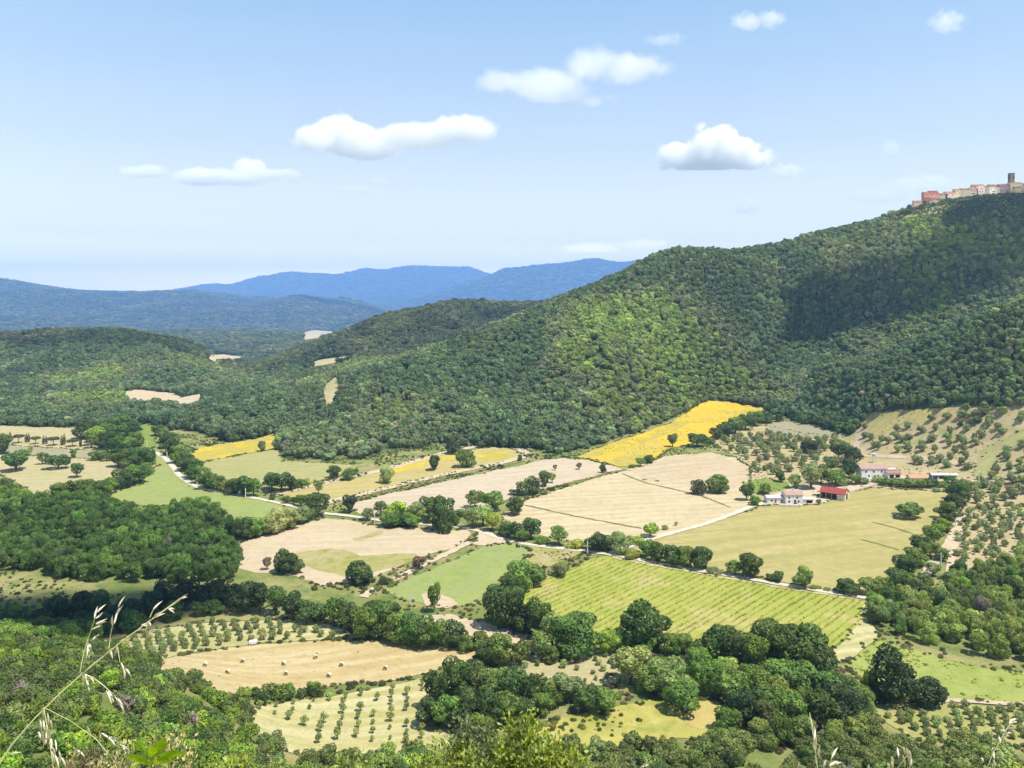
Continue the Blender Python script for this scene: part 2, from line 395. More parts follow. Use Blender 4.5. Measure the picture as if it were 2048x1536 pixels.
M['bank'] = ground_mat('grassy_bank', (.20, .19, .06), (.28, .25, .09), (.13, .14, .04), 9, 3)

field('cypress_field', 'dry beige field behind the row of cypresses', [(-60, 847), (60, 854), (152, 856), (170, 870), (214, 881), (222, 895), (232, 904), (150, 899), (0, 888), (-60, 885)], M['drypale'])
field('roadside_strip', 'grey green strip of grass in front of the cypress row', [(-60, 886), (0, 889), (150, 900), (232, 905), (262, 915), (180, 917), (60, 911), (0, 906), (-60, 905)], M['greypale'], off=.16)
field('dry_meadow', 'dry pale meadow dotted with round oaks, below the cypresses', [(-60, 906), (0, 907), (60, 912), (180, 918), (240, 921), (300, 927), (322, 930), (270, 945), (245, 962), (190, 975), (110, 995), (70, 995), (50, 975), (0, 950), (-60, 940)], M['drypale'])
field('grass_clearing', 'bright grass clearing at the bend of the white road', [(262, 852), (308, 846), (311, 870), (308, 882), (316, 893), (290, 899), (262, 892), (272, 872)], M['lush'])
field('green_meadow', 'soft green meadow beside the white gravel road', [(262, 900), (298, 900), (316, 910), (333, 920), (348, 936), (356, 950), (376, 968), (406, 981), (460, 990), (510, 998), (560, 1010), (602, 1020), (600, 1030), (560, 1038), (500, 1050), (478, 1075), (468, 1062), (458, 1035), (452, 1020), (380, 1005), (330, 1012), (260, 1008), (205, 990), (250, 980), (285, 968), (290, 945), (320, 931), (300, 928), (298, 912)], M['green'])
field('flower_field', 'narrow yellow flower field under the wooded spur', [(384, 907), (400, 895), (450, 887), (510, 878), (552, 866), (554, 896), (500, 906), (430, 919), (392, 927)], M['yellowthin'])
field('green_field', 'pale green field at the foot of the wooded spur', [(388, 930), (430, 920), (500, 907), (556, 899), (564, 923), (640, 926), (702, 930), (712, 938), (690, 952), (620, 965), (560, 978), (530, 985), (480, 978), (430, 962), (395, 945)], M['palegreen'])
field('tan_field', 'tan meadow with yellow blossom between two dirt tracks', [(560, 990), (640, 970), (705, 957), (790, 932), (860, 914), (930, 900), (1000, 894), (1030, 902), (1052, 914), (1000, 926), (900, 945), (800, 968), (700, 992), (655, 1004), (600, 1001)], M['tan'])
field('blossom_patch', 'bright yellow blossom patch left of the lone oaks', [(785, 945), (788, 933), (855, 915), (918, 908), (917, 918), (860, 926), (830, 937), (795, 946)], M['yellow'], off=.2, keep=False, step=8)
field('blossom_patch', 'yellow blossom patch at the right end of the tan meadow', [(950, 913), (975, 903), (1005, 899), (1026, 913), (1000, 920), (970, 920)], M['yellowthin'], off=.2, keep=False, step=8)
field('ploughed_field', 'bare pinkish ploughed field below the dirt track', [(700, 1008), (760, 992), (850, 972), (950, 950), (1050, 929), (1090, 919), (1130, 916), (1180, 921), (1222, 931), (1246, 939), (1210, 948), (1150, 964), (1100, 977), (1050, 988), (1010, 1003), (940, 1026), (880, 1020), (800, 1021), (720, 1028), (700, 1017)], M['plough'])
field('earth_field', 'pale pink tilled field above the tree line, left of the green slope', [(464, 1136), (482, 1087), (520, 1074), (560, 1062), (610, 1047), (645, 1036), (690, 1039), (730, 1048), (770, 1057), (830, 1056), (880, 1062), (935, 1060), (942, 1068), (930, 1084), (905, 1097), (850, 1112), (800, 1132), (760, 1150), (735, 1158), (690, 1168), (640, 1172), (600, 1155), (560, 1146), (510, 1146)], M['earth'])
field('weedy_patch', 'yellow green weedy patch on the pale tilled field', [(588, 1107), (650, 1099), (690, 1101), (720, 1113), (780, 1109), (830, 1106), (842, 1118), (800, 1131), (745, 1146), (690, 1152), (640, 1142), (600, 1127)], M['weeds'], off=.2, keep=False, step=9)
field('grass_patch', 'small oval grass patch in the pale tilled field', [(705, 1079), (735, 1069), (768, 1059), (765, 1067), (730, 1078), (712, 1083)], M['weeds'], off=.2, keep=False, step=6)
field('grass_slope', 'fresh green grass slope left of the vineyard', [(765, 1178), (800, 1166), (870, 1136), (940, 1106), (975, 1091), (1010, 1086), (1062, 1099), (1057, 1116), (1012, 1146), (988, 1172), (972, 1196), (942, 1212), (905, 1214), (850, 1208), (800, 1198)], M['green'])
field('dirt_corner', 'bare pale dirt corner beside the white road', [(945, 1088), (962, 1062), (985, 1066), (1006, 1074), (1012, 1086), (975, 1093)], M['dirt'], off=.22, step=8)
field('weedy_slope', 'dry weedy slope between the green slope and the white road', [(1000, 1080), (1060, 1091), (1165, 1104), (1150, 1114), (1100, 1133), (1060, 1139), (1046, 1122), (1063, 1099)], M['weeds'], off=.18)
field('bare_corner', 'bare brown corner of soil around the lone poplar', [(842, 1190), (870, 1186), (905, 1198), (918, 1210), (890, 1218), (850, 1212)], M['earth'], off=.24, step=8, keep=False)
field('bare_strip', 'bare pinkish strip of soil below the green slope', [(840, 1232), (900, 1228), (975, 1248), (1065, 1272), (1045, 1290), (960, 1292), (930, 1287), (870, 1265)], M['earth'])
field('stubble_field', 'large pale straw stubble field in the middle of the valley', [(1005, 1030), (1045, 1005), (1110, 982), (1180, 960), (1240, 944), (1290, 929), (1330, 913), (1420, 905), (1470, 915), (1499, 935), (1502, 1012), (1440, 1037), (1380, 1056), (1300, 1079), (1257, 1092), (1215, 1094), (1190, 1090), (1130, 1082), (1060, 1066), (1015, 1050)], M['straw'])
field('upper_stubble', 'pinkish upper part of the large stubble field', [(1252, 939), (1330, 914), (1420, 907), (1497, 930), (1495, 960), (1455, 981), (1400, 976), (1290, 956)], M['pinkstraw'], off=.2, keep=False)
field('mustard_field', 'bright yellow mustard field running up to the wooded hill', [(1148, 914), (1190, 898), (1240, 880), (1300, 862), (1345, 845), (1375, 825), (1400, 808), (1417, 802), (1460, 804), (1520, 814), (1534, 820), (1525, 829), (1480, 836), (1440, 861), (1420, 876), (1385, 886), (1345, 896), (1325, 906), (1300, 926), (1270, 933), (1240, 933), (1210, 926), (1180, 919)], M['yellow'])
field('faded_blossom', 'faded olive strip along the upper edge of the mustard field', [(1152, 914), (1190, 899), (1240, 882), (1300, 864), (1345, 847), (1372, 829), (1384, 842), (1352, 862), (1300, 880), (1245, 897), (1200, 912), (1175, 918)], M['yellowthin'], off=.2, keep=False, step=8)
field('faded_blossom', 'tan faded lower corner of the mustard field', [(1225, 918), (1262, 908), (1296, 912), (1292, 926), (1268, 933), (1240, 932)], M['yellowthin'], off=.2, keep=False, step=8)
field('wheat_field', 'large yellow green wheat field below the farmhouses', [(1262, 1096), (1330, 1071), (1400, 1053), (1460, 1035), (1520, 1013), (1560, 1011), (1640, 1009), (1680, 991), (1740, 976), (1800, 979), (1906, 985), (1892, 1010), (1872, 1042), (1832, 1085), (1802, 1125), (1787, 1168), (1740, 1192), (1640, 1178), (1560, 1163), (1480, 1146), (1420, 1138), (1340, 1120)], M['barley'])
field('vineyard', 'sunlit vineyard on yellow green ground below the white road', [(1033, 1188), (1070, 1166), (1130, 1141), (1180, 1119), (1215, 1112), (1300, 1128), (1400, 1146), (1500, 1163), (1600, 1181), (1700, 1196), (1730, 1204), (1722, 1240), (1700, 1268), (1660, 1300), (1560, 1305), (1400, 1300), (1300, 1300), (1200, 1290), (1100, 1260), (1050, 1220)], M['vine'])
field('dry_corner', 'dry ochre corner of grass at the end of the vineyard', [(1729, 1205), (1737, 1240), (1754, 1262), (1757, 1275), (1712, 1312), (1660, 1335), (1640, 1320), (1690, 1282), (1716, 1250)], M['orchard'], off=.2)
field('weedy_vineyard', 'bright green weedy vineyard under the dark right hand wood', [(1757, 1276), (1800, 1292), (1900, 1322), (1980, 1338), (2048, 1345), (2160, 1355), (2160, 1416), (2048, 1407), (1950, 1402), (1890, 1398), (1800, 1395), (1740, 1380), (1690, 1330), (1712, 1314)], M['vinegreen'])
field('young_grove', 'grassy plot of young olives in staggered rows at the wood edge', [(1735, 1405), (1790, 1402), (1880, 1404), (1960, 1412), (2150, 1422), (2150, 1495), (2000, 1492), (1900, 1488), (1830, 1478), (1760, 1440)], M['grovegrass'])
field('hay_field', 'mown golden hay field scattered with pale round bales', [(290, 1330), (350, 1314), (430, 1301), (520, 1289), (620, 1283), (700, 1281), (790, 1286), (880, 1293), (950, 1303), (962, 1318), (900, 1332), (850, 1347), (800, 1360), (730, 1368), (690, 1368), (640, 1378), (560, 1386), (490, 1395), (440, 1400), (400, 1370), (330, 1350)], M['bale_hay'])
field('olive_plot', 'sandy plot planted with rows of small olives above the hay field', [(215, 1295), (260, 1270), (330, 1256), (420, 1246), (560, 1239), (640, 1241), (690, 1262), (722, 1276), (620, 1281), (520, 1287), (430, 1299), (350, 1312), (290, 1328), (250, 1315)], M['orchard'])
field('rough_pasture', 'rough olive green pasture between the dark trees and the olive plot', [(180, 1275), (300, 1240), (400, 1213), (470, 1203), (530, 1213), (580, 1227), (602, 1237), (500, 1241), (400, 1246), (300, 1259), (220, 1285)], M['dim'])
field('orchard', 'sunny mown orchard with spaced young trees at the foot of the slope', [(505, 1415), (600, 1402), (700, 1387), (780, 1372), (845, 1356), (866, 1356), (860, 1400), (850, 1440), (866, 1452), (897, 1456), (910, 1476), (900, 1500), (800, 1515), (700, 1520), (620, 1515), (540, 1500), (505, 1455)], M['orchard'])
field('tree_plot', 'pale sandy plot with small round trees between two woods', [(955, 1350), (1000, 1332), (1080, 1321), (1150, 1311), (1245, 1306), (1245, 1340), (1230, 1370), (1180, 1372), (1110, 1360), (1060, 1360), (1000, 1362)], M['drypale'])
field('golden_meadow', 'golden dry meadow enclosed by woods near the foot of the slope', [(1055, 1470), (1120, 1436), (1200, 1420), (1300, 1400), (1390, 1396), (1445, 1405), (1495, 1440), (1470, 1470), (1330, 1480), (1200, 1500), (1150, 1500), (1080, 1490)], M['gold'])
field('ochre_patch', 'bare orange ochre soil at the right end of the golden meadow', [(1372, 1430), (1400, 1414), (1440, 1418), (1489, 1440), (1472, 1452), (1400, 1460), (1372, 1450)], M['orange'], off=.2, keep=False, step=8)
field('grove_clearing', 'grey green grass clearing above the olive grove', [(1530, 851), (1560, 842), (1600, 843), (1650, 855), (1698, 872), (1640, 880), (1580, 873), (1540, 866)], M['greypale'], off=.22)
field('grove_soil', 'sandy olive grove ground around the farmhouses', [(1425, 884), (1470, 864), (1530, 850), (1600, 866), (1698, 872), (1714, 862), (1722, 830), (1800, 822), (1880, 817), (1960, 812), (2048, 797), (2250, 775), (2250, 1120), (2048, 1112), (1950, 1132), (1906, 1165), (1898, 1090), (1906, 985), (1800, 978), (1740, 975), (1680, 990), (1640, 1008), (1530, 1010), (1505, 1012), (1502, 935), (1472, 914)], M['grove'], jit=1, grid=5)
field('yellow_clearing', 'yellowish grassy clearing at the upper edge of the olive grove', [(1732, 826), (1800, 821), (1880, 817), (1915, 818), (1880, 830), (1860, 846), (1800, 850), (1762, 872), (1736, 872)], M['tan'], off=.24, keep=False)
field('green_gully', 'green grassy gully running up through the olive grove', [(1945, 952), (1960, 902), (2000, 880), (2060, 852), (2060, 880), (2003, 906), (1978, 942), (1960, 962)], M['palegreen'], off=.24)
field('lawn', 'bright green lawn behind the low sheds', [(1486, 967), (1530, 956), (1578, 966), (1578, 977), (1530, 988), (1490, 984)], M['lush'], off=.24)
field('farmyard', 'pale dirt yard between the farm buildings', [(1524, 1012), (1528, 1000), (1560, 985), (1600, 972), (1660, 962), (1720, 962), (1765, 968), (1742, 975), (1690, 988), (1650, 1006), (1590, 1012)], M['dirt'], off=.26, keep=False)
field('house_terrace', 'pale terrace in front of the white farmhouse', [(1712, 962), (1725, 950), (1800, 950), (1840, 958), (1920, 962), (1920, 968), (1800, 970), (1740, 970)], M['dirt'], off=.28, keep=False, step=9)
field('earth_clearing', 'pinkish bare clearing in the woods below the round hill', [(232, 786), (270, 779), (350, 787), (362, 795), (332, 803), (290, 806), (258, 798)], M['earth'], off=.3, y0=500)
field('earth_clearing', 'pale bare clearing beside the darker woods, right of the pinkish one', [(340, 802), (404, 786), (408, 792), (392, 804), (360, 814)], M['plough'], off=.3, y0=500)
field('far_clearing', 'oval straw coloured clearing in the woods between the two hills', [(410, 713), (450, 709), (490, 713), (480, 722), (430, 724)], M['straw'], off=.4, y0=900)
field('far_clearing', 'pale stubble field far behind the wooded spur', [(598, 665), (640, 661), (672, 664), (655, 672), (610, 680)], M['straw'], off=.6, y0=1800, grid=25)
field('hill_clearing', 'thin pale clearing on the slope of the middle hill', [(604, 728), (650, 718), (704, 712), (706, 720), (650, 730), (612, 736)], M['drypale'], off=.4, y0=900)
field('slope_clearing', 'narrow sandy clearing among trees on the wooded spur', [(648, 770), (664, 758), (682, 752), (680, 775), (668, 808), (650, 812), (646, 795)], M['drypale'], off=.4, y0=600, step=7)
field('hilltop_grass', 'grassy slope just below the hilltop village', [(1785, 436), (1815, 424), (1850, 417), (1900, 409), (1925, 404), (1915, 418), (1880, 426), (1830, 434)], M['dim'], off=.4, y0=900, step=8, keep=False)

road, roadline = ribbon('gravel_road', 'white gravel road winding through the whole valley', [(250, 900), (295, 900), (311, 905), (331, 917), (349, 937), (357, 950), (379, 967), (409, 980), (460, 988), (512, 997), (560, 1007), (600, 1017), (640, 1027), (680, 1030), (720, 1036), (780, 1044), (860, 1050), (930, 1056), (962, 1063), (1000, 1077), (1050, 1089), (1100, 1095), (1180, 1104), (1215, 1109), (1300, 1124), (1400, 1142), (1500, 1159), (1600, 1176), (1700, 1192), (1745, 1199)], 3.7, M['gravel'], off=.34)
_, lane = ribbon('farm_lane', 'white lane climbing from the road to the farm', [(1222, 1108), (1262, 1093), (1300, 1079), (1350, 1065), (1400, 1052), (1450, 1035), (1500, 1015), (1535, 1004), (1580, 1004), (1640, 998)], 3.8, M['gravel'], off=.38)
ribbon('dirt_track', 'broad pale dirt track between the tan meadow and the ploughed field', [(640, 1012), (655, 1005), (720, 990), (800, 970), (900, 947), (1000, 927), (1050, 914)], 7, M['dirt'], off=.36)
ribbon('dirt_track', 'dirt track along the edge of the wooded hill, above the tan meadow', [(545, 992), (560, 986), (622, 973), (692, 957), (762, 941), (822, 925), (900, 903), (960, 892), (1010, 889), (1042, 899), (1057, 912)], 7, M['dirt'], off=.3)
ribbon('dirt_track', 'sandy path climbing beside the row of hedge oaks on the right', [(1822, 1186), (1850, 1152), (1872, 1122), (1897, 1090), (1914, 1045), (1925, 1005), (1945, 960)], 4, M['dirt'], off=.4)
ribbon('dirt_track', 'stony path along the edge of the right hand wood', [(1890, 1245), (1893, 1190), (1901, 1130), (1912, 1085), (1925, 1050)], 3, M['dirt'], off=.42)
ribbon('dirt_track', 'reddish path winding up past the white farmhouse', [(1716, 845), (1720, 880), (1708, 900), (1722, 912), (1760, 913), (1830, 916), (1900, 922), (1945, 935)], 6, M['earth'], off=.34)
ribbon('dirt_track', 'pale track below the weedy vineyard', [(1885, 1402), (1950, 1404), (2048, 1411), (2160, 1420)], 2.5, M['dirt'], off=.34)
ribbon('dirt_track', 'faint track across the pale fields beside the green slope', [(725, 1195), (760, 1172), (800, 1155), (850, 1128), (900, 1105), (945, 1082)], 4, M['dirt'], off=.3)
ribbon('dirt_track', 'sandy track at the lower left corner of the orchard', [(500, 1445), (520, 1460), (545, 1480), (560, 1500)], 3, M['earth'], off=.3)
for lab, pts, w in [('grassy ridge across the lower stubble field', [(1050, 1011), (1150, 1033), (1285, 1058)], 1.6), ('grassy ridge across the upper stubble field', [(1245, 948), (1290, 966), (1400, 991), (1462, 1016)], 1.6),
                    ('grassy bank between the ploughed field and the stubble field', [(1010, 1003), (1100, 977), (1150, 964), (1246, 940)], 3.5), ('grassy verge between dirt track and ploughed field', [(720, 997), (800, 978), (900, 955), (1000, 934), (1050, 922)], 2.5),
                    ('dark furrow in the wheat field right of centre', [(1745, 1045), (1790, 1056), (1830, 1070)], 1.2), ('dark furrow in the lower wheat field', [(1722, 1080), (1770, 1092), (1805, 1103)], 1.2),
                    ('dry verge between the vineyard and the white road', [(1225, 1116), (1300, 1130), (1400, 1148), (1500, 1165), (1600, 1182), (1715, 1200)], 2.2)]:
    ribbon('grass_strip', lab, pts, w, M['bank'] if 'verge between the' not in lab else M['orchard'], off=.3, cat='grass', wj=.8)
# ---------------------------------------------------------------- foliage
def foliage_mat(name, inst=False, spec=.15, trans=.32, var=6.0, hi=1.7, lo=.6):
    """leaf colour comes from the object's own colour (trees) or from the instance's 'tint' (woods)"""
    n = N(name)
    if inst:
        a = n.n('ShaderNodeAttribute', attribute_type='INSTANCER', attribute_name='tint'); base = a.outputs['Color']
        obj = n.n('ShaderNodeTexCoord').outputs['Object']
    else:
        base = n.n('ShaderNodeObjectInfo').outputs['Color']; obj = n.n('ShaderNodeTexCoord').outputs['Object']
    f = n.ramp(n.noise(obj, var, 3, .6), .3, .7)
    hs = n.n('ShaderNodeHueSaturation', i_Hue=.485, i_Saturation=1.05, i_Value=hi); n.put(hs, 'Color', base)
    hd = n.n('ShaderNodeHueSaturation', i_Hue=.51, i_Saturation=.95, i_Value=lo); n.put(hd, 'Color', base)
    c = n.mix(f, hd.outputs[0], hs.outputs[0])
    b = n.n('ShaderNodeBsdfPrincipled', i_Roughness=.55); n.put(b, 'Base Color', c); b.inputs['Specular IOR Level'].default_value = spec
    t = n.n('ShaderNodeBsdfTranslucent'); ht = n.n('ShaderNodeHueSaturation', i_Hue=.48, i_Saturation=1.2, i_Value=1.3); n.put(ht, 'Color', c); n.put(t, 'Color', ht.outputs[0])
    m = n.n('ShaderNodeMixShader', i_0=trans); n.t.links.new(b.outputs[0], m.inputs[1]); n.t.links.new(t.outputs[0], m.inputs[2])
    n.t.links.new(m.outputs[0], n.out.inputs['Surface'])
    return n.m
M['leaf'] = foliage_mat('leaves'); M['leaf_inst'] = foliage_mat('leaves_wood', inst=True, hi=1.5, lo=.72)
n = N('bark'); n.diffuse(n.mix(n.noise(n.pos(), 2.0, 4), (.10, .08, .06), (.20, .17, .13))); M['bark'] = n.m
n = N('pale_bark'); n.diffuse(n.mix(n.noise(n.pos(), 2.0, 4), (.34, .30, .26), (.5, .46, .42))); M['palebark'] = n.m

def quads(P, Nrm, size, r, aspect=.62, jit=.5):
    """leaf sprays: one diamond per point"""
    n_ = len(P)
    nn = Nrm+r.normal(0, jit, (n_, 3)); nn /= np.linalg.norm(nn, axis=1)[:, None]
    a = np.cross(nn, r.normal(0, 1, (n_, 3))); a /= np.linalg.norm(a, axis=1)[:, None]
    b = np.cross(nn, a)
    s = size*r.uniform(.6, 1.45, (n_, 1)); bend = nn*s*r.uniform(-.25, .25, (n_, 1))
    v = np.stack([P-a*s, P-b*s*aspect+bend, P+a*s, P+b*s*aspect+bend], 1).reshape(-1, 3)
    return v, np.arange(4*n_).reshape(-1, 4)
def lobes_round(r, nl, cz=.60, rx=.34, rz=.30, lr=(.13, .23), low=-.45):
    L = [(0, 0, cz, rx, rx, rz)]
    for i in range(nl):
        d = r.normal(0, 1, 3); d /= np.linalg.norm(d)
        if d[2] < low: d[2] = -d[2]
        q = r.uniform(*lr); k = r.uniform(.75, 1.1)
        L.append((d[0]*rx*k, d[1]*rx*k, cz+d[2]*rz*k, q, q, q*r.uniform(.65, .95)))
    return np.array(L)
def crown_mesh(name, L, nq, size, seed, jit=.5, inner=.12, mat=None, aspect=.62):
    r = np.random.default_rng(seed)
    area = L[:, 3]*L[:, 4]+L[:, 3]*L[:, 5]; k = r.choice(len(L), int(nq*2.2), p=area/area.sum())
    d = r.normal(0, 1, (len(k), 3)); d /= np.linalg.norm(d, axis=1)[:, None]
    P = L[k, :3]+d*L[k, 3:6]*r.uniform(.82, 1.04, (len(k), 1))
    ins = np.zeros(len(k), bool)
    for j in range(len(L)):
        q = (((P-L[j, :3])/L[j, 3:6])**2).sum(1)
        ins |= (q < .72) & (k != j)
    keep = (~ins) | (r.random(len(k)) < inner)
    P, d = P[keep][:nq], d[keep][:nq]
    nr = d/L[k[keep][:nq], 3:6]; nr /= np.linalg.norm(nr, axis=1)[:, None]
    v, f = quads(P, nr, size, r, jit=jit, aspect=aspect)
    me = np_mesh(name, v, f)
    if mat: me.materials.append(mat)
    return me
def tube(path, rad, ns=6):
    path = np.asarray(path, float); n_ = len(path); vs = []; fs = []
    t = np.gradient(path, axis=0); t /= np.linalg.norm(t, axis=1)[:, None]+1e-9
    for i in range(n_):
        ref = np.array([1, 0, 0]) if abs(t[i][0]) < .8 else np.array([0, 1, 0])
        a = np.cross(t[i], ref); a /= np.linalg.norm(a); b = np.cross(t[i], a)
        for k in range(ns):
            w = 2*math.pi*k/ns; vs.append(path[i]+rad[i]*(a*math.cos(w)+b*math.sin(w)))
    for i in range(n_-1):
        for k in range(ns):
            fs.append((i*ns+k, i*ns+(k+1) % ns, (i+1)*ns+(k+1) % ns, (i+1)*ns+k))
    return np.array(vs), np.array(fs)
def merge(parts):
    V = []; Fq = []; o = 0
    for v, f in parts:
        V.append(v); Fq.append(f+o); o += len(v)
    return np.concatenate(V), np.concatenate(Fq)
def trunk_mesh(name, seed, top=.62, rad=.035, limbs=5, lean=.05, spread=.3):
    r = np.random.default_rng(seed); parts = []
    ex, ey = r.normal(0, lean, 2)
    path = [(ex*t*t, ey*t*t, t*top-.04) for t in np.linspace(0, 1, 6)]
    parts.append(tube(path, [rad*(1.25-.75*t) for t in np.linspace(0, 1, 6)]))
    for i in range(limbs):
        a = 2*math.pi*i/limbs+r.uniform(-.4, .4); z0 = r.uniform(.25, .5); s = r.uniform(.6, 1)*spread
        p0 = np.array([ex*.3, ey*.3, z0*top/.62]); p1 = p0+np.array([math.cos(a)*s*.5, math.sin(a)*s*.5, .14]); p2 = p0+np.array([math.cos(a)*s, math.sin(a)*s, .30])
        parts.append(tube([p0, p1, p2], [rad*.55, rad*.38, rad*.14], 5))
    v, f = merge(parts); return np_mesh(name, v, f, smooth=True)

CROWN = {}; CROWNI = {}
def reg(kind, meshes):
    CROWN[kind] = meshes
    CROWNI[kind] = []
    for me in meshes:
        c = me.copy(); c.materials.clear(); c.materials.append(M['leaf_inst']); CROWNI[kind].append(c)
    for me in meshes: me.materials.clear(); me.materials.append(M['leaf'])
def R_(s): return np.random.default_rng(s)
def lobes_oak(s):
    r = R_(s+500); L = lobes_round(R_(s), int(r.integers(9, 18)), cz=r.uniform(.45, .51), rx=r.uniform(.30, .37), rz=r.uniform(.35, .42), lr=(r.uniform(.08, .13), r.uniform(.19, .27)), low=-.75)
    L[0, 3:5] *= r.uniform(.75, 1); L[1:, 0] += r.normal(0, .03); L[1:, 1] += r.normal(0, .03); return L
reg('oak', [crown_mesh('oak_crown', lobes_oak(s), 2600, .033, s, jit=.42, inner=.15) for s in range(11, 20)])
reg('low', [crown_mesh('low_crown', lobes_round(R_(s), 15, cz=.47, rx=.34, rz=.40, lr=(.11, .22), low=-.95), 3400, .031, s, jit=.45, inner=.2) for s in (91, 92, 93)])
reg('wide', [crown_mesh('wide_crown', lobes_round(R_(s), 13, cz=.54, rx=.37, rz=.29, lr=(.12, .2), low=-.7), 2200, .034, s, jit=.42) for s in (21, 22)])
reg('loose', [crown_mesh('loose_crown', lobes_round(R_(s), 16, cz=.6, rx=.3, rz=.34, lr=(.08, .16)), 1300, .036, s, jit=.7, inner=.4) for s in (31, 32, 33)])
reg('olive', [crown_mesh('olive_crown', lobes_round(R_(s), 9, cz=.56, rx=.33, rz=.34, lr=(.12, .22), low=-.8), 700, .055, s, jit=.6) for s in (41, 42, 43, 44)])
reg('sapling', [crown_mesh('sapling_crown', lobes_round(R_(s), 9, cz=.64, rx=.24, rz=.26, lr=(.1, .2)), 330, .062, s, jit=.7, inner=.4) for s in (51, 52, 53)])
reg('poplar', [crown_mesh('upright_crown', lobes_round(R_(s), 12, cz=.6, rx=.28, rz=.37, lr=(.12, .22)), 1500, .04, s, jit=.5) for s in (61,)])
reg('bush', [crown_mesh('bush_crown', lobes_round(R_(s), 9, cz=.38, rx=.36, rz=.34, lr=(.14, .26), low=-.2), 900, .05, s, jit=.55) for s in (71, 72, 73)])
reg('far', [crown_mesh('forest_crown', lobes_round(R_(s), 9, cz=.5, rx=.34, rz=.36, lr=(.14, .25), low=-.1), 420, .085, s, jit=.28, inner=.02) for s in (81, 82, 83, 84)])
TRUNK = {'t': [trunk_mesh('trunk', s, limbs=5) for s in (5, 6, 7)], 's': [trunk_mesh('sapling_trunk', 9, top=.6, rad=.03, limbs=4, spread=.2)], 'p': [trunk_mesh('pine_trunk', 10, top=.78, rad=.03, limbs=6, spread=.34)]}
for i_, me in enumerate(CROWN['olive']):          # olives are small in the picture: crown and stem in one mesh
    n_ = len(me.vertices); cv = np.empty(n_*3, np.float32); me.vertices.foreach_get('co', cv)
    nf = len(me.polygons); tm = TRUNK['t'][i_ % 3]; tvv = np.empty(len(tm.vertices)*3, np.float32); tm.vertices.foreach_get('co', tvv)
    tff = np.array([tuple(p_.vertices) for p_ in tm.polygons])
    v_, f_ = merge([(cv.reshape(-1, 3), np.arange(n_).reshape(-1, 4)), (tvv.reshape(-1, 3)*np.array([1.5, 1.5, 1]), tff)])
    q = np_mesh('olive_tree', v_, f_, mats=[0]*nf+[1]*len(tff)); q.materials.append(M['leaf']); q.materials.append(M['bark']); CROWN['olive'][i_] = q
for k in TRUNK:
    for me in TRUNK[k]: me.materials.append(M['bark'])

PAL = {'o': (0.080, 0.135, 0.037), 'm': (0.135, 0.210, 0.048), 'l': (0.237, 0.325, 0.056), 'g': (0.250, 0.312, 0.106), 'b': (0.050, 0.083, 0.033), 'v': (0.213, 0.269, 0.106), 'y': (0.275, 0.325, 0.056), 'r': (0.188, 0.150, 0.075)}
def tintv(k, r, amp=.16):
    c = np.array(PAL[k])*math.exp(r.normal(0, amp)); c = c*(1+r.normal(0, .06, 3)); return (*np.clip(c, .005, .6), 1)
TR = np.random.default_rng(99)
COUNT = {}
def make_tree(name, label, cat, group, loc, h, w, crown='oak', tint='o', trunk='t', parts=True, rz=None, idx=None):
    r = TR; 
    if crown == 'oak': crown = r.choice(['oak', 'oak', 'oak', 'oak', 'oak', 'loose', 'wide', 'poplar'])
    ms = CROWN[crown]; me = ms[r.integers(len(ms)) if idx is None else idx % len(ms)]
    loc = (float(loc[0]), float(loc[1]), float(loc[2])); rz = r.uniform(0, 6.28) if rz is None else rz
    ww = w*r.uniform(.96, 1.04)
    if parts:
        e = tag(empty(name, loc, rz), label, cat, group)
        c = link('crown', me, None, e); c.scale = (w, ww, h); c.color = tintv(tint, r)
        if trunk:
            t = link('trunk', TRUNK[trunk][r.integers(len(TRUNK[trunk]))], None, e); t.scale = (w, w, h)
        o = e
    else:
        o = tag(link(name, me, None, None, loc), label, cat, group); o.scale = (w, ww, h); o.rotation_euler = (0, 0, rz); o.color = tintv(tint, r)
    COUNT[cat] = COUNT.get(cat, 0)+1
    return o

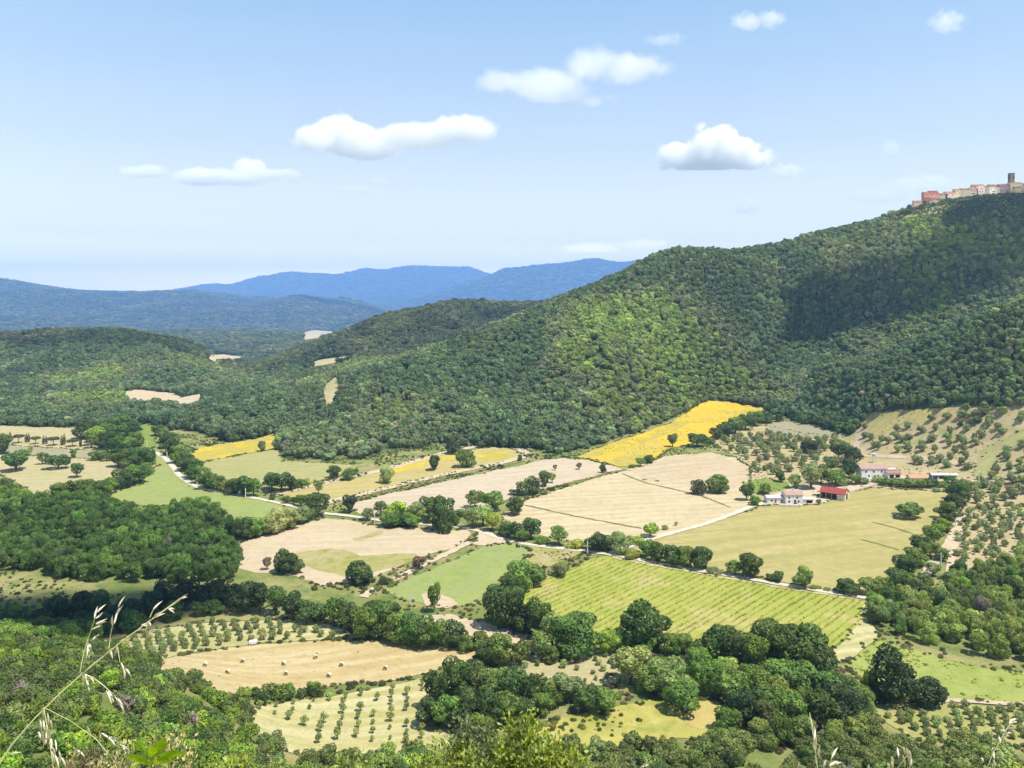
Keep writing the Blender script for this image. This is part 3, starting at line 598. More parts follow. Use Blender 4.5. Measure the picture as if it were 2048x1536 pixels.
def gn_scatter(name, label, cat, pts, protos, zs=None):
    """one object: points with size, turn, tint and choice of crown, realised as instances by a geometry node tree.
    pts: array (n, 10): x y z w h rot r g b idx"""
    pts = np.asarray(pts, float); me = bpy.data.meshes.new(name)
    me.vertices.add(len(pts)); me.vertices.foreach_set('co', pts[:, :3].astype(np.float32).ravel())
    def attr(nm, ty, dat, key='value'):
        a_ = me.attributes.new(nm, ty, 'POINT'); a_.data.foreach_set(key, np.ascontiguousarray(dat).ravel())
    attr('size', 'FLOAT_VECTOR', pts[:, [3, 3, 4]].astype(np.float32), 'vector')
    attr('turn', 'FLOAT_VECTOR', np.column_stack([np.zeros((len(pts), 2)), pts[:, 5]]).astype(np.float32), 'vector')
    attr('tint', 'FLOAT_COLOR', np.column_stack([pts[:, 6:9], np.ones(len(pts))]).astype(np.float32), 'color')
    attr('pick', 'INT', pts[:, 9].astype(np.int32))
    o = link(name, me); tag(o, label, cat, kind='stuff')
    ng = bpy.data.node_groups.new(name+'_scatter', 'GeometryNodeTree')
    ng.interface.new_socket('Geometry', in_out='INPUT', socket_type='NodeSocketGeometry')
    ng.interface.new_socket('Geometry', in_out='OUTPUT', socket_type='NodeSocketGeometry')
    gi = ng.nodes.new('NodeGroupInput'); go = ng.nodes.new('NodeGroupOutput'); j = ng.nodes.new('GeometryNodeJoinGeometry')
    def named(ty, nm):
        q = ng.nodes.new('GeometryNodeInputNamedAttribute'); q.data_type = ty; q.inputs[0].default_value = nm
        return next(s for s in q.outputs if s.enabled)
    sz, tn, pk = named('FLOAT_VECTOR', 'size'), named('FLOAT_VECTOR', 'turn'), named('INT', 'pick')
    for i, pm in enumerate(protos):
        cmp_ = ng.nodes.new('FunctionNodeCompare'); cmp_.data_type = 'INT'; cmp_.operation = 'EQUAL'
        ins_ = [s for s in cmp_.inputs if s.enabled]
        ng.links.new(pk, ins_[0]); ins_[1].default_value = i
        oi = ng.nodes.new('GeometryNodeObjectInfo'); oi.transform_space = 'ORIGINAL'; oi.inputs['As Instance'].default_value = True
        po = bpy.data.objects.new(pm.name+'_source', pm); oi.inputs['Object'].default_value = po
        ip = ng.nodes.new('GeometryNodeInstanceOnPoints')
        ng.links.new(gi.outputs[0], ip.inputs['Points']); ng.links.new(cmp_.outputs[0], ip.inputs['Selection'])
        ng.links.new(oi.outputs['Geometry'], ip.inputs['Instance']); ng.links.new(tn, ip.inputs['Rotation']); ng.links.new(sz, ip.inputs['Scale'])
        ng.links.new(ip.outputs[0], j.inputs[0])
    ng.links.new(j.outputs[0], go.inputs[0])
    md = o.modifiers.new('scatter', 'NODES'); md.node_group = ng
    return o

# ---------------------------------------------------------------- the wooded hills
def tints(x, y, r, palette, w):
    """patchy tree colours"""
    a = fbm(x/120+1, y/190+2, 3); b = fbm(x/60+7, y/90+3, 3)
    pal = np.array(palette)
    k = np.clip(((a-.5)*2.6+.5)*len(pal)+r.normal(0, .75, len(x)), 0, len(pal)-1e-3).astype(int)
    dead = r.random(len(x)) < .007
    c = pal[k]*np.exp(r.normal(0, .22, len(x)))[:, None]*(1+.5*(b-.5))[:, None]*(1+r.normal(0, .05, (len(x), 3)))
    c[dead] = np.array((.30, .27, .20))*r.uniform(.6, 1.1, (dead.sum(), 1))
    return np.clip(c, .006, .5)
def jitter_grid(x0, x1, y0, y1, s, r):
    gx, gy = np.meshgrid(np.arange(x0, x1, s), np.arange(y0, y1, s*.92))
    gx = gx+(np.arange(gx.shape[0])[:, None] % 2)*s*.5
    return gx.ravel()+r.uniform(-.42, .42, gx.size)*s, gy.ravel()+r.uniform(-.42, .42, gx.size)*s
FR = np.random.default_rng(5)
def forest(x0, x1, y0, y1, s, wr, hr, cond=None, palette=None, urange=(-160, 2210), skip=None):
    x, y = jitter_grid(x0, x1, y0, y1, s, FR); u = U0+F*x/y
    k = (u > urange[0]) & (u < urange[1]); x, y = x[k], y[k]
    k = y > footat(x, y)+FR.normal(0, 4, len(x))
    if cond is not None: k &= cond(x, y)
    k &= fbm(x/13+2, y/13+6, 2) > .27
    x, y = x[k], y[k]
    for nm, w in FIELDS.items():
        if nm == skip: k = inpoly(x, y, w)
        else: k = ~inpoly(x, y, w)
        x, y = x[k], y[k]
    z = terrain(x, y)
    h = FR.uniform(*hr, len(x))*(.75+.5*fbm(x/50+3, y/50+8, 2)); w = wr[0]+(wr[1]-wr[0])*1.25*FR.beta(1.3, 2.4, len(x)); g_ = .72+.56*fbm(x/75+11, y/110+5, 2); w = w*g_; h = h*(.8+.35*(w-wr[0])/(wr[1]-wr[0]))*g_**.5
    k = seen(x, y, z, h+2); x, y, z, h, w = x[k], y[k], z[k], h[k], w[k]
    c = tints(x, y, FR, palette, w)
    return np.column_stack([x, y, z-.12*h, w, h*1.1, FR.uniform(0, 6.28, len(x)), c, FR.integers(0, 4, len(x))])
PALF = [(0.116, 0.171, 0.074), (0.140, 0.195, 0.082), (0.165, 0.226, 0.089), (0.201, 0.238, 0.118), (0.189, 0.232, 0.096), (0.213, 0.293, 0.082)]
PALG = [(0.095, 0.138, 0.061), (0.134, 0.167, 0.079), (0.162, 0.184, 0.088), (0.123, 0.167, 0.062), (0.185, 0.218, 0.083)]
VIL = np.array([((u_-U0)*y_/F, y_) for u_, y_ in ((1790, 1195), (1830, 1180), (1870, 1160), (1900, 1140), (2075, 1140), (2075, 1275), (1960, 1275), (1830, 1262), (1800, 1245))])
FIELDS['village'] = VIL
hill1 = forest(-1000, 1200, 420, 1330, 5.1, (4.6, 11.0), (5.5, 10.5), lambda x, y: y < 1330, PALF)
hill2 = forest(-1050, 1450, 1330, 2250, 7.6, (7, 14), (7, 12), None, [tuple(v*.8 for v in c) for c in PALG])
vb = forest(600, 960, 1135, 1246, 4.4, (2.2, 5.5), (1.6, 3.8), lambda x, y: (U0+F*x/y > 1800) & (y < 1236), PALG, skip='village')
far1 = forest(-3500, 3600, 2250, 5000, 18, (16, 26), (9, 15), None, PALG)
far2 = forest(-8500, 9000, 5000, 12600, 36, (34, 56), (12, 22), None, PALG)
far3 = forest(-17000, 19000, 12600, 26300, 110, (105, 160), (24, 44), None, PALG)
print('forest', len(hill1), len(hill2), len(far1), len(far2), len(far3))
FP = CROWNI['far']
gn_scatter('hill_forest', 'dense mixed green forest covering the big hill under the village', 'forest', np.concatenate([hill1, vb]), FP)
gn_scatter('round_hill_forest', 'grey green forest on the round hill and the ridge behind', 'forest', hill2, FP)
gn_scatter('distant_forest', 'blue hazy forest on the distant ranges', 'forest', np.concatenate([far1, far2, far3]), FP)
# ---------------------------------------------------------------- single trees of the valley; (u, v of the foot, height px, width px, tint, crown)
ORD = ['first', 'second', 'third', 'fourth', 'fifth', 'sixth', 'seventh', 'eighth', 'ninth', 'tenth', 'eleventh', 'twelfth', 'thirteenth', 'fourteenth', 'fifteenth', 'sixteenth', 'seventeenth', 'eighteenth', 'nineteenth', 'twentieth',
       'twenty-first', 'twenty-second', 'twenty-third', 'twenty-fourth', 'twenty-fifth', 'twenty-sixth', 'twenty-seventh', 'twenty-eighth']
WORD = {'o': 'dark green', 'm': 'green', 'l': 'light green', 'g': 'grey green', 'b': 'blackish green', 'v': 'olive green', 'y': 'yellow green', 'r': 'rusty brown'}
TREEXY = []
def put(items, group, labels, cat='tree', name='tree', crown='oak', trunk='t', parts=True, y0=205.0):
    """labels: list of labels, or a function (k, item) -> label"""
    w = unproj([(i[0], i[1]) for i in items], y0)
    for k, (it, p) in enumerate(zip(items, w)):
        u, v, h, wd, ti = it[:5]; cr = it[5] if len(it) > 5 else crown
        s = p[1]/F; lab = labels(k, it) if callable(labels) else labels[k]
        hh = max(h*s*1.02, .4); ww = wd*s*1.14
        nm = name if not (cr == 'bush' and name == 'tree') else 'bush'
        make_tree(nm, lab, cat if nm != 'bush' else 'bush', group, p-np.array([0, 0, .1]), hh, ww, cr, ti, trunk if cr != 'bush' else None, parts)
        TREEXY.append((p[0], p[1], ww*.5))
def ordl(fmt):
    return lambda k, it: fmt.format(n=ORD[k], c=WORD[it[4]])

put([(32, 942, 37, 54, 'o'), (60, 910, 18, 14, 'g', 'loose'), (85, 929, 25, 24, 'm'), (116, 938, 30, 43, 'o', 'wide'), (154, 955, 29, 32, 'o'), (147, 915, 18, 17, 'm'), (3, 908, 40, 38, 'o')], 'oaks dotted over the dry meadow',
    ['big round dark oak at the left end of the dry meadow', 'thin sparse young tree in front of the cypress row', 'bright green smaller oak touching the wide oak on the dry meadow', 'wide dark oak in the middle of the dry meadow',
     'round oak standing lowest on the dry meadow', 'small bushy tree on the upper edge of the dry meadow', 'dark oak standing beside the first cypress, cut by the picture edge'])
put([(195, 920, 19, 32, 'm'), (214, 922, 16, 28, 'o'), (236, 934, 28, 38, 'o'), (253, 935, 34, 38, 'm'), (269, 933, 40, 42, 'o'), (287, 932, 38, 36, 'o'), (298, 930, 28, 28, 'm'), (292, 949, 25, 28, 'm'), (279, 965, 38, 38, 'o'), (262, 971, 40, 44, 'm'), (241, 977, 36, 44, 'o'),
     (215, 988, 34, 36, 'm'), (190, 990, 30, 36, 'o'), (168, 992, 36, 40, 'm'), (140, 990, 30, 40, 'o'), (118, 1000, 34, 36, 'm')], 'oaks between the dry meadow and the green meadow',
    ordl('{c} oak, {n} along the clump running from the dry meadow round to the wood'))
put([(317, 872, 24, 26, 'o'), (327, 885, 30, 28, 'm'), (335, 897, 32, 32, 'o'), (346, 911, 38, 38, 'o'), (359, 927, 40, 40, 'm'), (373, 941, 36, 38, 'o'), (389, 957, 40, 42, 'o'), (403, 967, 36, 38, 'm'), (417, 977, 36, 40, 'o'), (433, 981, 34, 38, 'm'), (450, 984, 25, 28, 'l'), (467, 988, 28, 32, 'o'), (488, 991, 42, 44, 'o'), (507, 993, 36, 38, 'm')],
    'hedge oaks beside the gravel road', ordl('{c} oak, {n} of the hedge oaks following the gravel road down from the clearing'))
put([(168, 878, 34, 46, 'o'), (190, 890, 36, 46, 'm'), (213, 898, 36, 46, 'o'), (237, 906, 36, 42, 'o'), (253, 903, 30, 38, 'm'), (267, 894, 32, 36, 'm'), (240, 884, 32, 42, 'o'), (215, 878, 30, 44, 'm'), (262, 872, 30, 40, 'o'), (238, 864, 30, 44, 'm'), (195, 866, 30, 44, 'm')], 'oaks at the wood edge behind the cypress field',
    ordl('{c} tree, {n} in the wood edge between cypress field and grass clearing'))
put([(544, 979, 30, 38, 'o'), (563, 983, 40, 48, 'o'), (583, 979, 26, 26, 'm'), (598, 976, 19, 20, 'm'), (613, 971, 14, 15, 'l')], 'oaks at the foot of the pale green field', ordl('{c} oak, {n} in the clump below the pale green field'))
put([(668, 955, 26, 28, 'o'), (697, 961, 26, 28, 'm'), (637, 988, 27, 21, 'g'), (772, 966, 33, 33, 'g'), (868, 940, 32, 31, 'o'), (933, 934, 33, 39, 'm'), (904, 908, 28, 30, 'b'), (545, 1000, 13, 12, 'o')], 'lone oaks on the tan meadow',
    ['dark oak at the upper track, touching a second one', 'oak on the upper track with its shadow falling on the tan meadow', 'small grey green oak at the lower end of the tan meadow', 'grey green round oak in the middle of the tan meadow', 'dark upright oak at the end of the yellow blossom',
     'broad oak with pale leaves, highest on the tan meadow', 'blackish oak at the edge of the wooded hill above the blossom', 'small dark oak beside the road below the oak clump'])
put([(573, 1007, 17, 19, 'm'), (588, 1009, 15, 15, 'o'), (602, 1013, 23, 26, 'm'), (632, 1031, 46, 52, 'o', 'wide'), (700, 1025, 34, 30, 'b')], 'trees where road and dirt track meet', ['first of the small trees above the gravel road bend', 'second of the small trees above the gravel road bend', 'third and largest of the small trees above the gravel road bend', 'big spreading oak on a tall trunk above the gravel road', 'blackish tree at the tip of the ploughed field'])
put([(490, 1078, 44, 42, 'o'), (512, 1074, 42, 42, 'm'), (535, 1070, 40, 42, 'g'), (556, 1064, 44, 44, 'g'), (580, 1057, 42, 44, 'g'), (603, 1048, 36, 38, 'v'), (484, 1062, 30, 36, 'm'), (622, 1040, 22, 26, 'm')], 'trees between the green meadow and the pale tilled field', ordl('{c} tree, {n} in the row between green meadow and pale tilled field'))
put([(735, 1040, 24, 32, 'v', 'loose'), (762, 1032, 30, 32, 'm'), (777, 1040, 22, 26, 'l'), (796, 1036, 36, 40, 'l'), (815, 1050, 26, 34, 'm'), (836, 1042, 38, 38, 'g'), (857, 1037, 42, 38, 'o'), (780, 1054, 28, 42, 'm'), (802, 1053, 26, 44, 'o'), (826, 1055, 24, 34, 'm'), (906, 1052, 28, 30, 'm'), (921, 1034, 16, 20, 'm'), (870, 1046, 40, 40, 'm')], 'hedge below the ploughed field', ordl('{c} hedge tree, {n} from the left below the ploughed field'))
put([(888, 1063, 72, 54, 'o', 'low'), (950, 1016, 38, 34, 'm'), (985, 1018, 38, 50, 'm', 'wide'), (1030, 1029, 38, 36, 'o'), (1110, 941, 12, 10, 'r', 'loose'), (1158, 939, 14, 15, 'r', 'loose'), (1205, 946, 19, 15, 'o'), (1040, 922, 14, 11, 'o'), (1397, 989, 31, 30, 'o'), (1432, 986, 39, 45, 'm', 'low'), (1818, 1035, 31, 52, 'o', 'wide'), (1345, 894, 25, 22, 'o'), (1394, 893, 29, 38, 'o', 'wide')], 'single trees in the fields',
    ['tallest dark oak at the hedge end, above its own shadow on the tilled field', 'upright oak left of the spreading one at the corner of the ploughed field', 'spreading oak at the lower corner of the ploughed field', 'round oak with a dark shadow at the left tip of the stubble field', 'thin reddish bare tree on the ploughed field', 'small brownish round tree on the ploughed field',
     'small dark oak nearest to the stubble corner of the ploughed field', 'tiny dark tree at the corner where the dirt tracks meet', 'smaller oak of the pair on the stubble field', 'larger round oak of the pair on the stubble field', 'flat crowned lone oak in the wheat field', 'smaller dark oak on the lower edge of the mustard field', 'wide dark oak at the lower edge of the mustard field'])
put([(945, 1057, 42, 42, 'v', 'loose'), (966, 1052, 42, 46, 'v', 'loose'), (986, 1062, 36, 40, 'l', 'loose'), (1010, 1072, 32, 36, 'm'), (1030, 1080, 36, 38, 'o'), (1062, 1078, 40, 44, 'o'), (1046, 1084, 26, 30, 'm'), (1118, 1091, 38, 46, 'm'), (1084, 1088, 18, 28, 'm', 'bush'), (1152, 1096, 18, 32, 'y', 'bush'), (1198, 1102, 38, 52, 'o'), (1240, 1106, 38, 46, 'v'), (1270, 1088, 20, 34, 'y', 'bush'), (1301, 1074, 30, 32, 'l'), (1352, 1052, 9, 9, 'l'), (1330, 1060, 12, 12, 'y', 'bush')],
    'trees along the upper side of the gravel road', ordl('{c} roadside plant, {n} of those between stubble field and gravel road'))
put([(1265, 1116, 20, 30, 'y', 'bush'), (1292, 1114, 32, 32, 'm'), (1316, 1124, 42, 40, 'm'), (1345, 1130, 40, 42, 'o'), (1370, 1134, 38, 40, 'm'), (1404, 1140, 50, 48, 'o'), (1470, 1150, 30, 34, 'm'), (1500, 1156, 48, 46, 'o'), (1540, 1161, 16, 18, 'm'), (1556, 1164, 24, 26, 'o'), (1608, 1176, 42, 44, 'm'), (1680, 1186, 22, 26, 'm'), (1696, 1187, 30, 46, 'o'), (1742, 1190, 36, 42, 'm'), (1628, 1178, 10, 16, 'm', 'bush'), (1655, 1182, 9, 14, 'v', 'bush'), (1430, 1146, 12, 30, 'v', 'bush')],
    'roadside trees below the wheat field', ordl('{c} roadside tree, {n} between wheat field and gravel road'))
put([(1432, 877, 22, 32, 'o'), (1452, 873, 30, 38, 'o'), (1471, 867, 36, 40, 'm'), (1491, 859, 32, 38, 'o'), (1511, 851, 28, 36, 'm'), (1529, 846, 24, 32, 'o'), (1556, 843, 16, 20, 'o'), (1418, 886, 14, 22, 'm', 'bush')], 'trees between mustard field and olive grove', ordl('{c} tree, {n} of the dense row between mustard field and olive grove'))
put([(1281, 933, 17, 26, 'm'), (1298, 927, 18, 24, 'o'), (1264, 936, 9, 12, 'm', 'bush'), (1045, 992, 29, 32, 'm'), (1066, 987, 36, 36, 'o'), (1089, 973, 31, 26, 'o'), (1104, 966, 21, 18, 'l', 'loose'), (1030, 990, 14, 24, 'm', 'bush')], 'bushes at the corners of the stubble field', ordl('{c} bushy tree, {n} around the corners of the stubble field'))
put([(1494, 1001, 32, 30, 'o'), (1531, 989, 24, 28, 'm'), (1511, 1011, 21, 22, 'm'), (1562, 964, 24, 26, 'm'), (1590, 977, 28, 32, 'm'), (1622, 977, 48, 54, 'v', 'loose'), (1642, 968, 36, 36, 'm'), (1671, 971, 30, 44, 'm'), (1699, 956, 38, 34, 'b'), (1708, 936, 42, 42, 'b'), (1677, 917, 28, 34, 'b'), (1712, 969, 20, 30, 'm'), (1660, 935, 18, 24, 'o'), (1741, 954, 12, 22, 'l', 'bush'), (1761, 954, 12, 11, 'm', 'bush'), (1725, 968, 15, 26, 'm', 'bush'), (1760, 964, 12, 26, 'v', 'bush'), (1637, 1010, 12, 12, 'o'), (1620, 906, 26, 40, 'o')],
    'trees around the farm buildings', ordl('{c} garden tree, {n} counted from the lane end around the farm'))
put([(1776, 970, 16, 30, 'm', 'bush'), (1795, 972, 19, 32, 'm', 'bush'), (1817, 974, 19, 34, 'm', 'bush'), (1841, 975, 19, 30, 'm', 'bush'), (1861, 974, 20, 28, 'o', 'bush'), (1882, 974, 14, 24, 'm', 'bush'), (1899, 968, 20, 26, 'o', 'bush'), (1872, 983, 9, 16, 'v', 'bush'), (1895, 984, 9, 16, 'v', 'bush')], 'bushes of the hedge below the white farmhouse', ordl('{c} hedge bush, {n} from the farmhouse end of the wheat field hedge'))
put([(1922, 1010, 44, 46, 'o'), (1905, 1022, 36, 36, 'o'), (1893, 1040, 40, 46, 'm'), (1884, 1062, 26, 36, 'l'), (1868, 1090, 38, 46, 'm'), (1843, 1104, 36, 42, 'o'), (1860, 1114, 34, 36, 'm'), (1830, 1132, 38, 46, 'm'), (1811, 1152, 42, 48, 'o'), (1883, 1122, 26, 28, 'm'), (1866, 1152, 28, 32, 'v'), (1850, 1174, 26, 32, 'm'), (1795, 1182, 46, 48, 'o'), (1770, 1186, 36, 40, 'm'), (1815, 1178, 34, 40, 'm'), (1930, 990, 30, 34, 'm'), (1912, 998, 26, 30, 'b')], 'hedge oaks between wheat field and sandy path', ordl('{c} hedge oak, {n} down the sandy path beside the wheat field'))
put([(1010, 1256, 94, 84, 'o', 'low'), (1052, 1264, 60, 58, 'o'), (1078, 1276, 72, 54, 'o'), (1105, 1304, 78, 62, 'g'), (1150, 1310, 90, 94, 'o', 'low'), (1082, 1320, 56, 54, 'g'), (1040, 1332, 48, 54, 'm'), (1103, 1324, 34, 36, 'm'), (1000, 1332, 62, 58, 'm'), (972, 1326, 48, 48, 'o'), (1130, 1318, 40, 44, 'm'), (1040, 1186, 64, 60, 'm'), (1070, 1172, 44, 46, 'm'), (1020, 1200, 50, 50, 'o'), (1120, 1152, 26, 34, 'v')],
    'big trees left of the vineyard', ordl('{c} tree, {n} in the wood at the left corner of the vineyard'))
put([(1215, 1306, 46, 44, 'l'), (1240, 1302, 44, 42, 'm'), (1287, 1294, 98, 96, 'o', 'low'), (1274, 1306, 58, 60, 'm'), (1342, 1312, 48, 44, 'm'), (1368, 1310, 42, 40, 'm'), (1318, 1300, 56, 20, 'r', 'loose'), (1430, 1330, 80, 74, 'o', 'low'), (1472, 1338, 88, 78, 'o', 'low'), (1262, 1368, 68, 82, 'g'), (1298, 1384, 50, 60, 'm'), (1335, 1384, 64, 84, 'g'), (1425, 1394, 74, 68, 'm'), (1135, 1402, 48, 62, 'v'), (1176, 1424, 54, 54, 'o'), (1212, 1428, 48, 62, 'm'), (1395, 1350, 50, 50, 'm')],
    'big trees below the vineyard', ordl('{c} tree, {n} in the wood under the lower edge of the vineyard'))
put([(1365, 1422, 58, 76, 'm', 'wide'), (1775, 1404, 108, 94, 'b', 'low'), (1850, 1414, 62, 66, 'b', 'low'), (1888, 1402, 28, 20, 'o'), (1738, 1397, 56, 42, 'l', 'loose'), (868, 1225, 54, 28, 'm', 'poplar'), (565, 1145, 50, 46, 'o', 'low'), (722, 1166, 46, 54, 'o', 'low'), (594, 1146, 28, 28, 'o'), (838, 1138, 26, 34, 'r'), (534, 1140, 26, 20, 'r', 'loose'), (768, 1170, 18, 22, 'b', 'bush'), (580, 1144, 36, 34, 'o')], 'lone trees in the foreground fields',
    ['spreading oak standing alone in the golden meadow', 'biggest dark oak, alone before the weedy vineyard', 'smaller dark oak right of the biggest lone oak', 'small dark tree at the start of the pale track', 'light green loose tree left of the biggest lone oak', 'tall narrow tree on the bare brown corner', 'big dark oak at the left end of the weedy patch', 'round dark oak alone below the weedy patch',
     'dark oak at the right side of the pair on the tilled field', 'rusty brown bush beside the faint track', 'bare brown tree at the left of the oak pair', 'low blackish bush beside the round lone oak', 'middle dark oak of the clump on the tilled field'])
put([(1535, 1338, 90, 74, 'o'), (1572, 1348, 100, 92, 'o', 'low'), (1612, 1356, 108, 96, 'o', 'low'), (1508, 1352, 84, 70, 'm'), (1645, 1372, 80, 70, 'o'), (1556, 1388, 70, 74, 'm'), (1600, 1400, 74, 74, 'm'), (1650, 1412, 70, 74, 'o'), (1690, 1408, 64, 60, 'o'), (1510, 1400, 60, 66, 'm'), (1468, 1404, 62, 66, 'm'), (1690, 1452, 84, 84, 'b'), (1640, 1462, 80, 80, 'o'), (1590, 1456, 76, 80, 'm'), (1540, 1446, 70, 76, 'o'), (1495, 1446, 64, 66, 'b'), (1720, 1420, 50, 50, 'm'), (1455, 1462, 50, 54, 'm')],
    'big trees of the wood right of the golden meadow', ordl('{c} big tree, {n} of the wood between golden meadow and vineyard'))
put([(870, 1420, 76, 56, 'o'), (905, 1402, 78, 66, 'o'), (945, 1396, 74, 66, 'o'), (985, 1402, 72, 64, 'm'), (1025, 1404, 66, 66, 'o'), (1065, 1410, 62, 58, 'o'), (1095, 1412, 50, 48, 'm'), (862, 1452, 62, 50, 'o'), (895, 1456, 70, 66, 'm'), (935, 1458, 76, 74, 'o'), (975, 1460, 74, 70, 'o'), (1012, 1452, 64, 62, 'm'), (955, 1482, 56, 62, 'm'), (1045, 1446, 46, 52, 'o'), (1080, 1430, 42, 48, 'm')],
    'trees of the dense wood right of the orchard', ordl('{c} tree, {n} in the dense wood right of the orchard'))
put([(490, 1224, 62, 52, 'b'), (520, 1226, 60, 50, 'b'), (552, 1230, 56, 52, 'o'), (585, 1240, 50, 50, 'b'), (612, 1248, 48, 46, 'o'), (640, 1244, 40, 44, 'o'), (668, 1252, 56, 58, 'o'), (700, 1262, 60, 56, 'o'), (728, 1280, 64, 58, 'm'), (758, 1274, 70, 60, 'o'), (790, 1284, 66, 60, 'm'), (722, 1274, 40, 36, 'l'), (820, 1292, 60, 54, 'o'), (848, 1294, 58, 56, 'm'), (876, 1296, 50, 44, 'm'), (905, 1294, 54, 52, 'o'), (930, 1302, 34, 36, 'm'), (780, 1254, 50, 52, 'o'), (748, 1252, 48, 50, 'b'), (962, 1300, 38, 42, 'm')],
    'trees of the dark belt above the hay field', ordl('{c} tree, {n} along the dark belt between hay field and tilled field'))
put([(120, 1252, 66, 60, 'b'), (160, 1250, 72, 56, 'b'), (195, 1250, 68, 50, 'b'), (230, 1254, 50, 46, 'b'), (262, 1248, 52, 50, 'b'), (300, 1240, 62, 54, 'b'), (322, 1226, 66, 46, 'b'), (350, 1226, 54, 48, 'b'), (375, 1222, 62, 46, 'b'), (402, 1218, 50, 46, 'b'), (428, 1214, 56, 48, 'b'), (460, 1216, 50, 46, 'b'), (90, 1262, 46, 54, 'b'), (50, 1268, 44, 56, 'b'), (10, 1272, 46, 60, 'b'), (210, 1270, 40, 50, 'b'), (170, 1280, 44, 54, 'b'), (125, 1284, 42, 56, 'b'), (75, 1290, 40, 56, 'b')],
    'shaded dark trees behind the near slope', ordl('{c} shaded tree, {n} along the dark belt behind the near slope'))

# tall dark cypresses in pairs and umbrella pines
def cypress_mesh(seed):
    r = R_(seed); L = np.array([(0, 0, z, .5*math.sin(math.pi*min(1, (z+.06)/1.08)**.75)*.92+.05, .5*math.sin(math.pi*min(1, (z+.06)/1.08)**.75)*.92+.05, .1) for z in np.linspace(.08, .95, 12)])
    me = crown_mesh('cypress_crown', L, 500, .07, seed, jit=.5, inner=.1, aspect=.5); return me
PAL['c'] = (.022, .036, .018); WORD['c'] = 'dark'; me = cypress_mesh(3); CROWN['cypress'] = [me]; me.materials.append(M['leaf'])
cy = [(15, 884, 17, 4.6), (20, 885, 23, 5), (52, 885, 19, 4.8), (57, 885, 20, 5), (87, 889, 19, 4.6), (92.5, 888, 17, 4.4), (123.5, 891, 21, 5), (128.5, 890, 23, 5), (161, 894, 21, 4.8), (197.5, 896, 18, 5), (202.5, 896, 17, 4.6)]
put([(a, b, h, w, 'c', 'cypress') for a, b, h, w in cy], 'cypresses in a row across the beige field', lambda k, it: f'slender dark cypress, {ORD[k]} from the left in the cypress row', cat='cypress', name='cypress')
L = np.array([(0, 0, .78, .42, .42, .16)]+[(math.cos(a)*.3, math.sin(a)*.3, .76+.05*math.sin(3*a), .2, .2, .12) for a in np.linspace(0, 5.5, 7)])
CROWN['pine'] = [crown_mesh('pine_crown', L, 800, .05, 8, jit=.5)]; CROWN['pine'][0].materials.append(M['leaf'])
PAL['p'] = (.10, .10, .04)
put([(37, 886, 18, 19, 'p', 'pine'), (71, 888, 16, 18, 'p', 'pine'), (107, 891, 18, 21, 'p', 'pine'), (145, 893, 15, 20, 'p', 'pine'), (183, 896, 18, 24, 'p', 'pine')], 'umbrella pines between the cypresses', lambda k, it: f'brownish umbrella pine, {ORD[k]} from the left between the cypresses', cat='pine', name='umbrella_pine', trunk='p')
# ---------------------------------------------------------------- olives, orchards and rows
def world_poly(uv, y0=205.0): return unproj(densify(uv, 20, 0), y0)[:, :2]
def grid_in(poly, sx, sy, ang=0.0, stag=True, jit=.12, r=TR):
    c = poly.mean(0); ca, sa = math.cos(ang), math.sin(ang)
    q = (poly-c) @ np.array([[ca, -sa], [sa, ca]])
    x0, y0 = q.min(0); x1, y1 = q.max(0); out = []
    for j, yy in enumerate(np.arange(y0, y1, sy)):
        xs = np.arange(x0+(sx/2 if stag and j % 2 else 0), x1, sx)
        out.append(np.column_stack([xs+r.normal(0, jit*sx, len(xs)), yy+r.normal(0, jit*sy, len(xs))]))
    p = np.concatenate(out) @ np.array([[ca, sa], [-sa, ca]])+c
    return p[inpoly(p[:, 0], p[:, 1], poly)]
def far_from(p, xyr, extra=1.0):
    k = np.ones(len(p), bool)
    for x, y, r in xyr: k &= np.hypot(p[:, 0]-x, p[:, 1]-y) > r+extra
    return k
olives = []      # x y w h tint label group
def olive_block(uv, sx, sy, ang, wr, hr, tint, label, group, jit=.12, keepp=1.0, avoid=None, y0=205.0):
    P = world_poly(uv, y0); p = grid_in(P, sx, sy, ang, True, jit)
    p = p[TR.random(len(p)) < keepp]; p = p[far_from(p, TREEXY, .6)]
    if avoid is not None:
        for a_ in avoid: p = p[~inpoly(p[:, 0], p[:, 1], a_)]
    for q in p: olives.append((q[0], q[1], TR.uniform(*wr), TR.uniform(*hr), tint, label, group))
YARD = [world_poly([(1490, 1014), (1490, 990), (1560, 975), (1640, 962), (1700, 950), (1712, 925), (1800, 926), (1850, 946), (1925, 948), (1925, 990), (1740, 980), (1650, 1012)]), world_poly([(1486, 965), (1530, 954), (1580, 964), (1580, 985), (1490, 990)]),
        world_poly([(1700, 845), (1728, 845), (1726, 905), (1840, 908), (1900, 915), (1900, 925), (1720, 920), (1695, 900)]), FIELDS[[k for k in FIELDS if k.startswith('green_gully')][0]],
        world_poly([(1738, 824), (1880, 817), (1915, 818), (1880, 832), (1855, 846), (1800, 852), (1765, 872), (1738, 872)]), world_poly([(1700, 900), (1730, 888), (1750, 900), (1740, 915)])]
G1 = 'olive trees of the grove around the farm'
olive_block([(1425, 890), (1470, 868), (1540, 868), (1600, 880), (1700, 878), (1712, 900), (1690, 935), (1640, 945), (1560, 950), (1500, 950), (1500, 925), (1470, 905)], 9, 9.5, .3, (5.2, 7.6), (4.6, 6.6), 'v', 'round olive tree in the grove between mustard field and white farmhouse', G1, .2, .86, YARD)
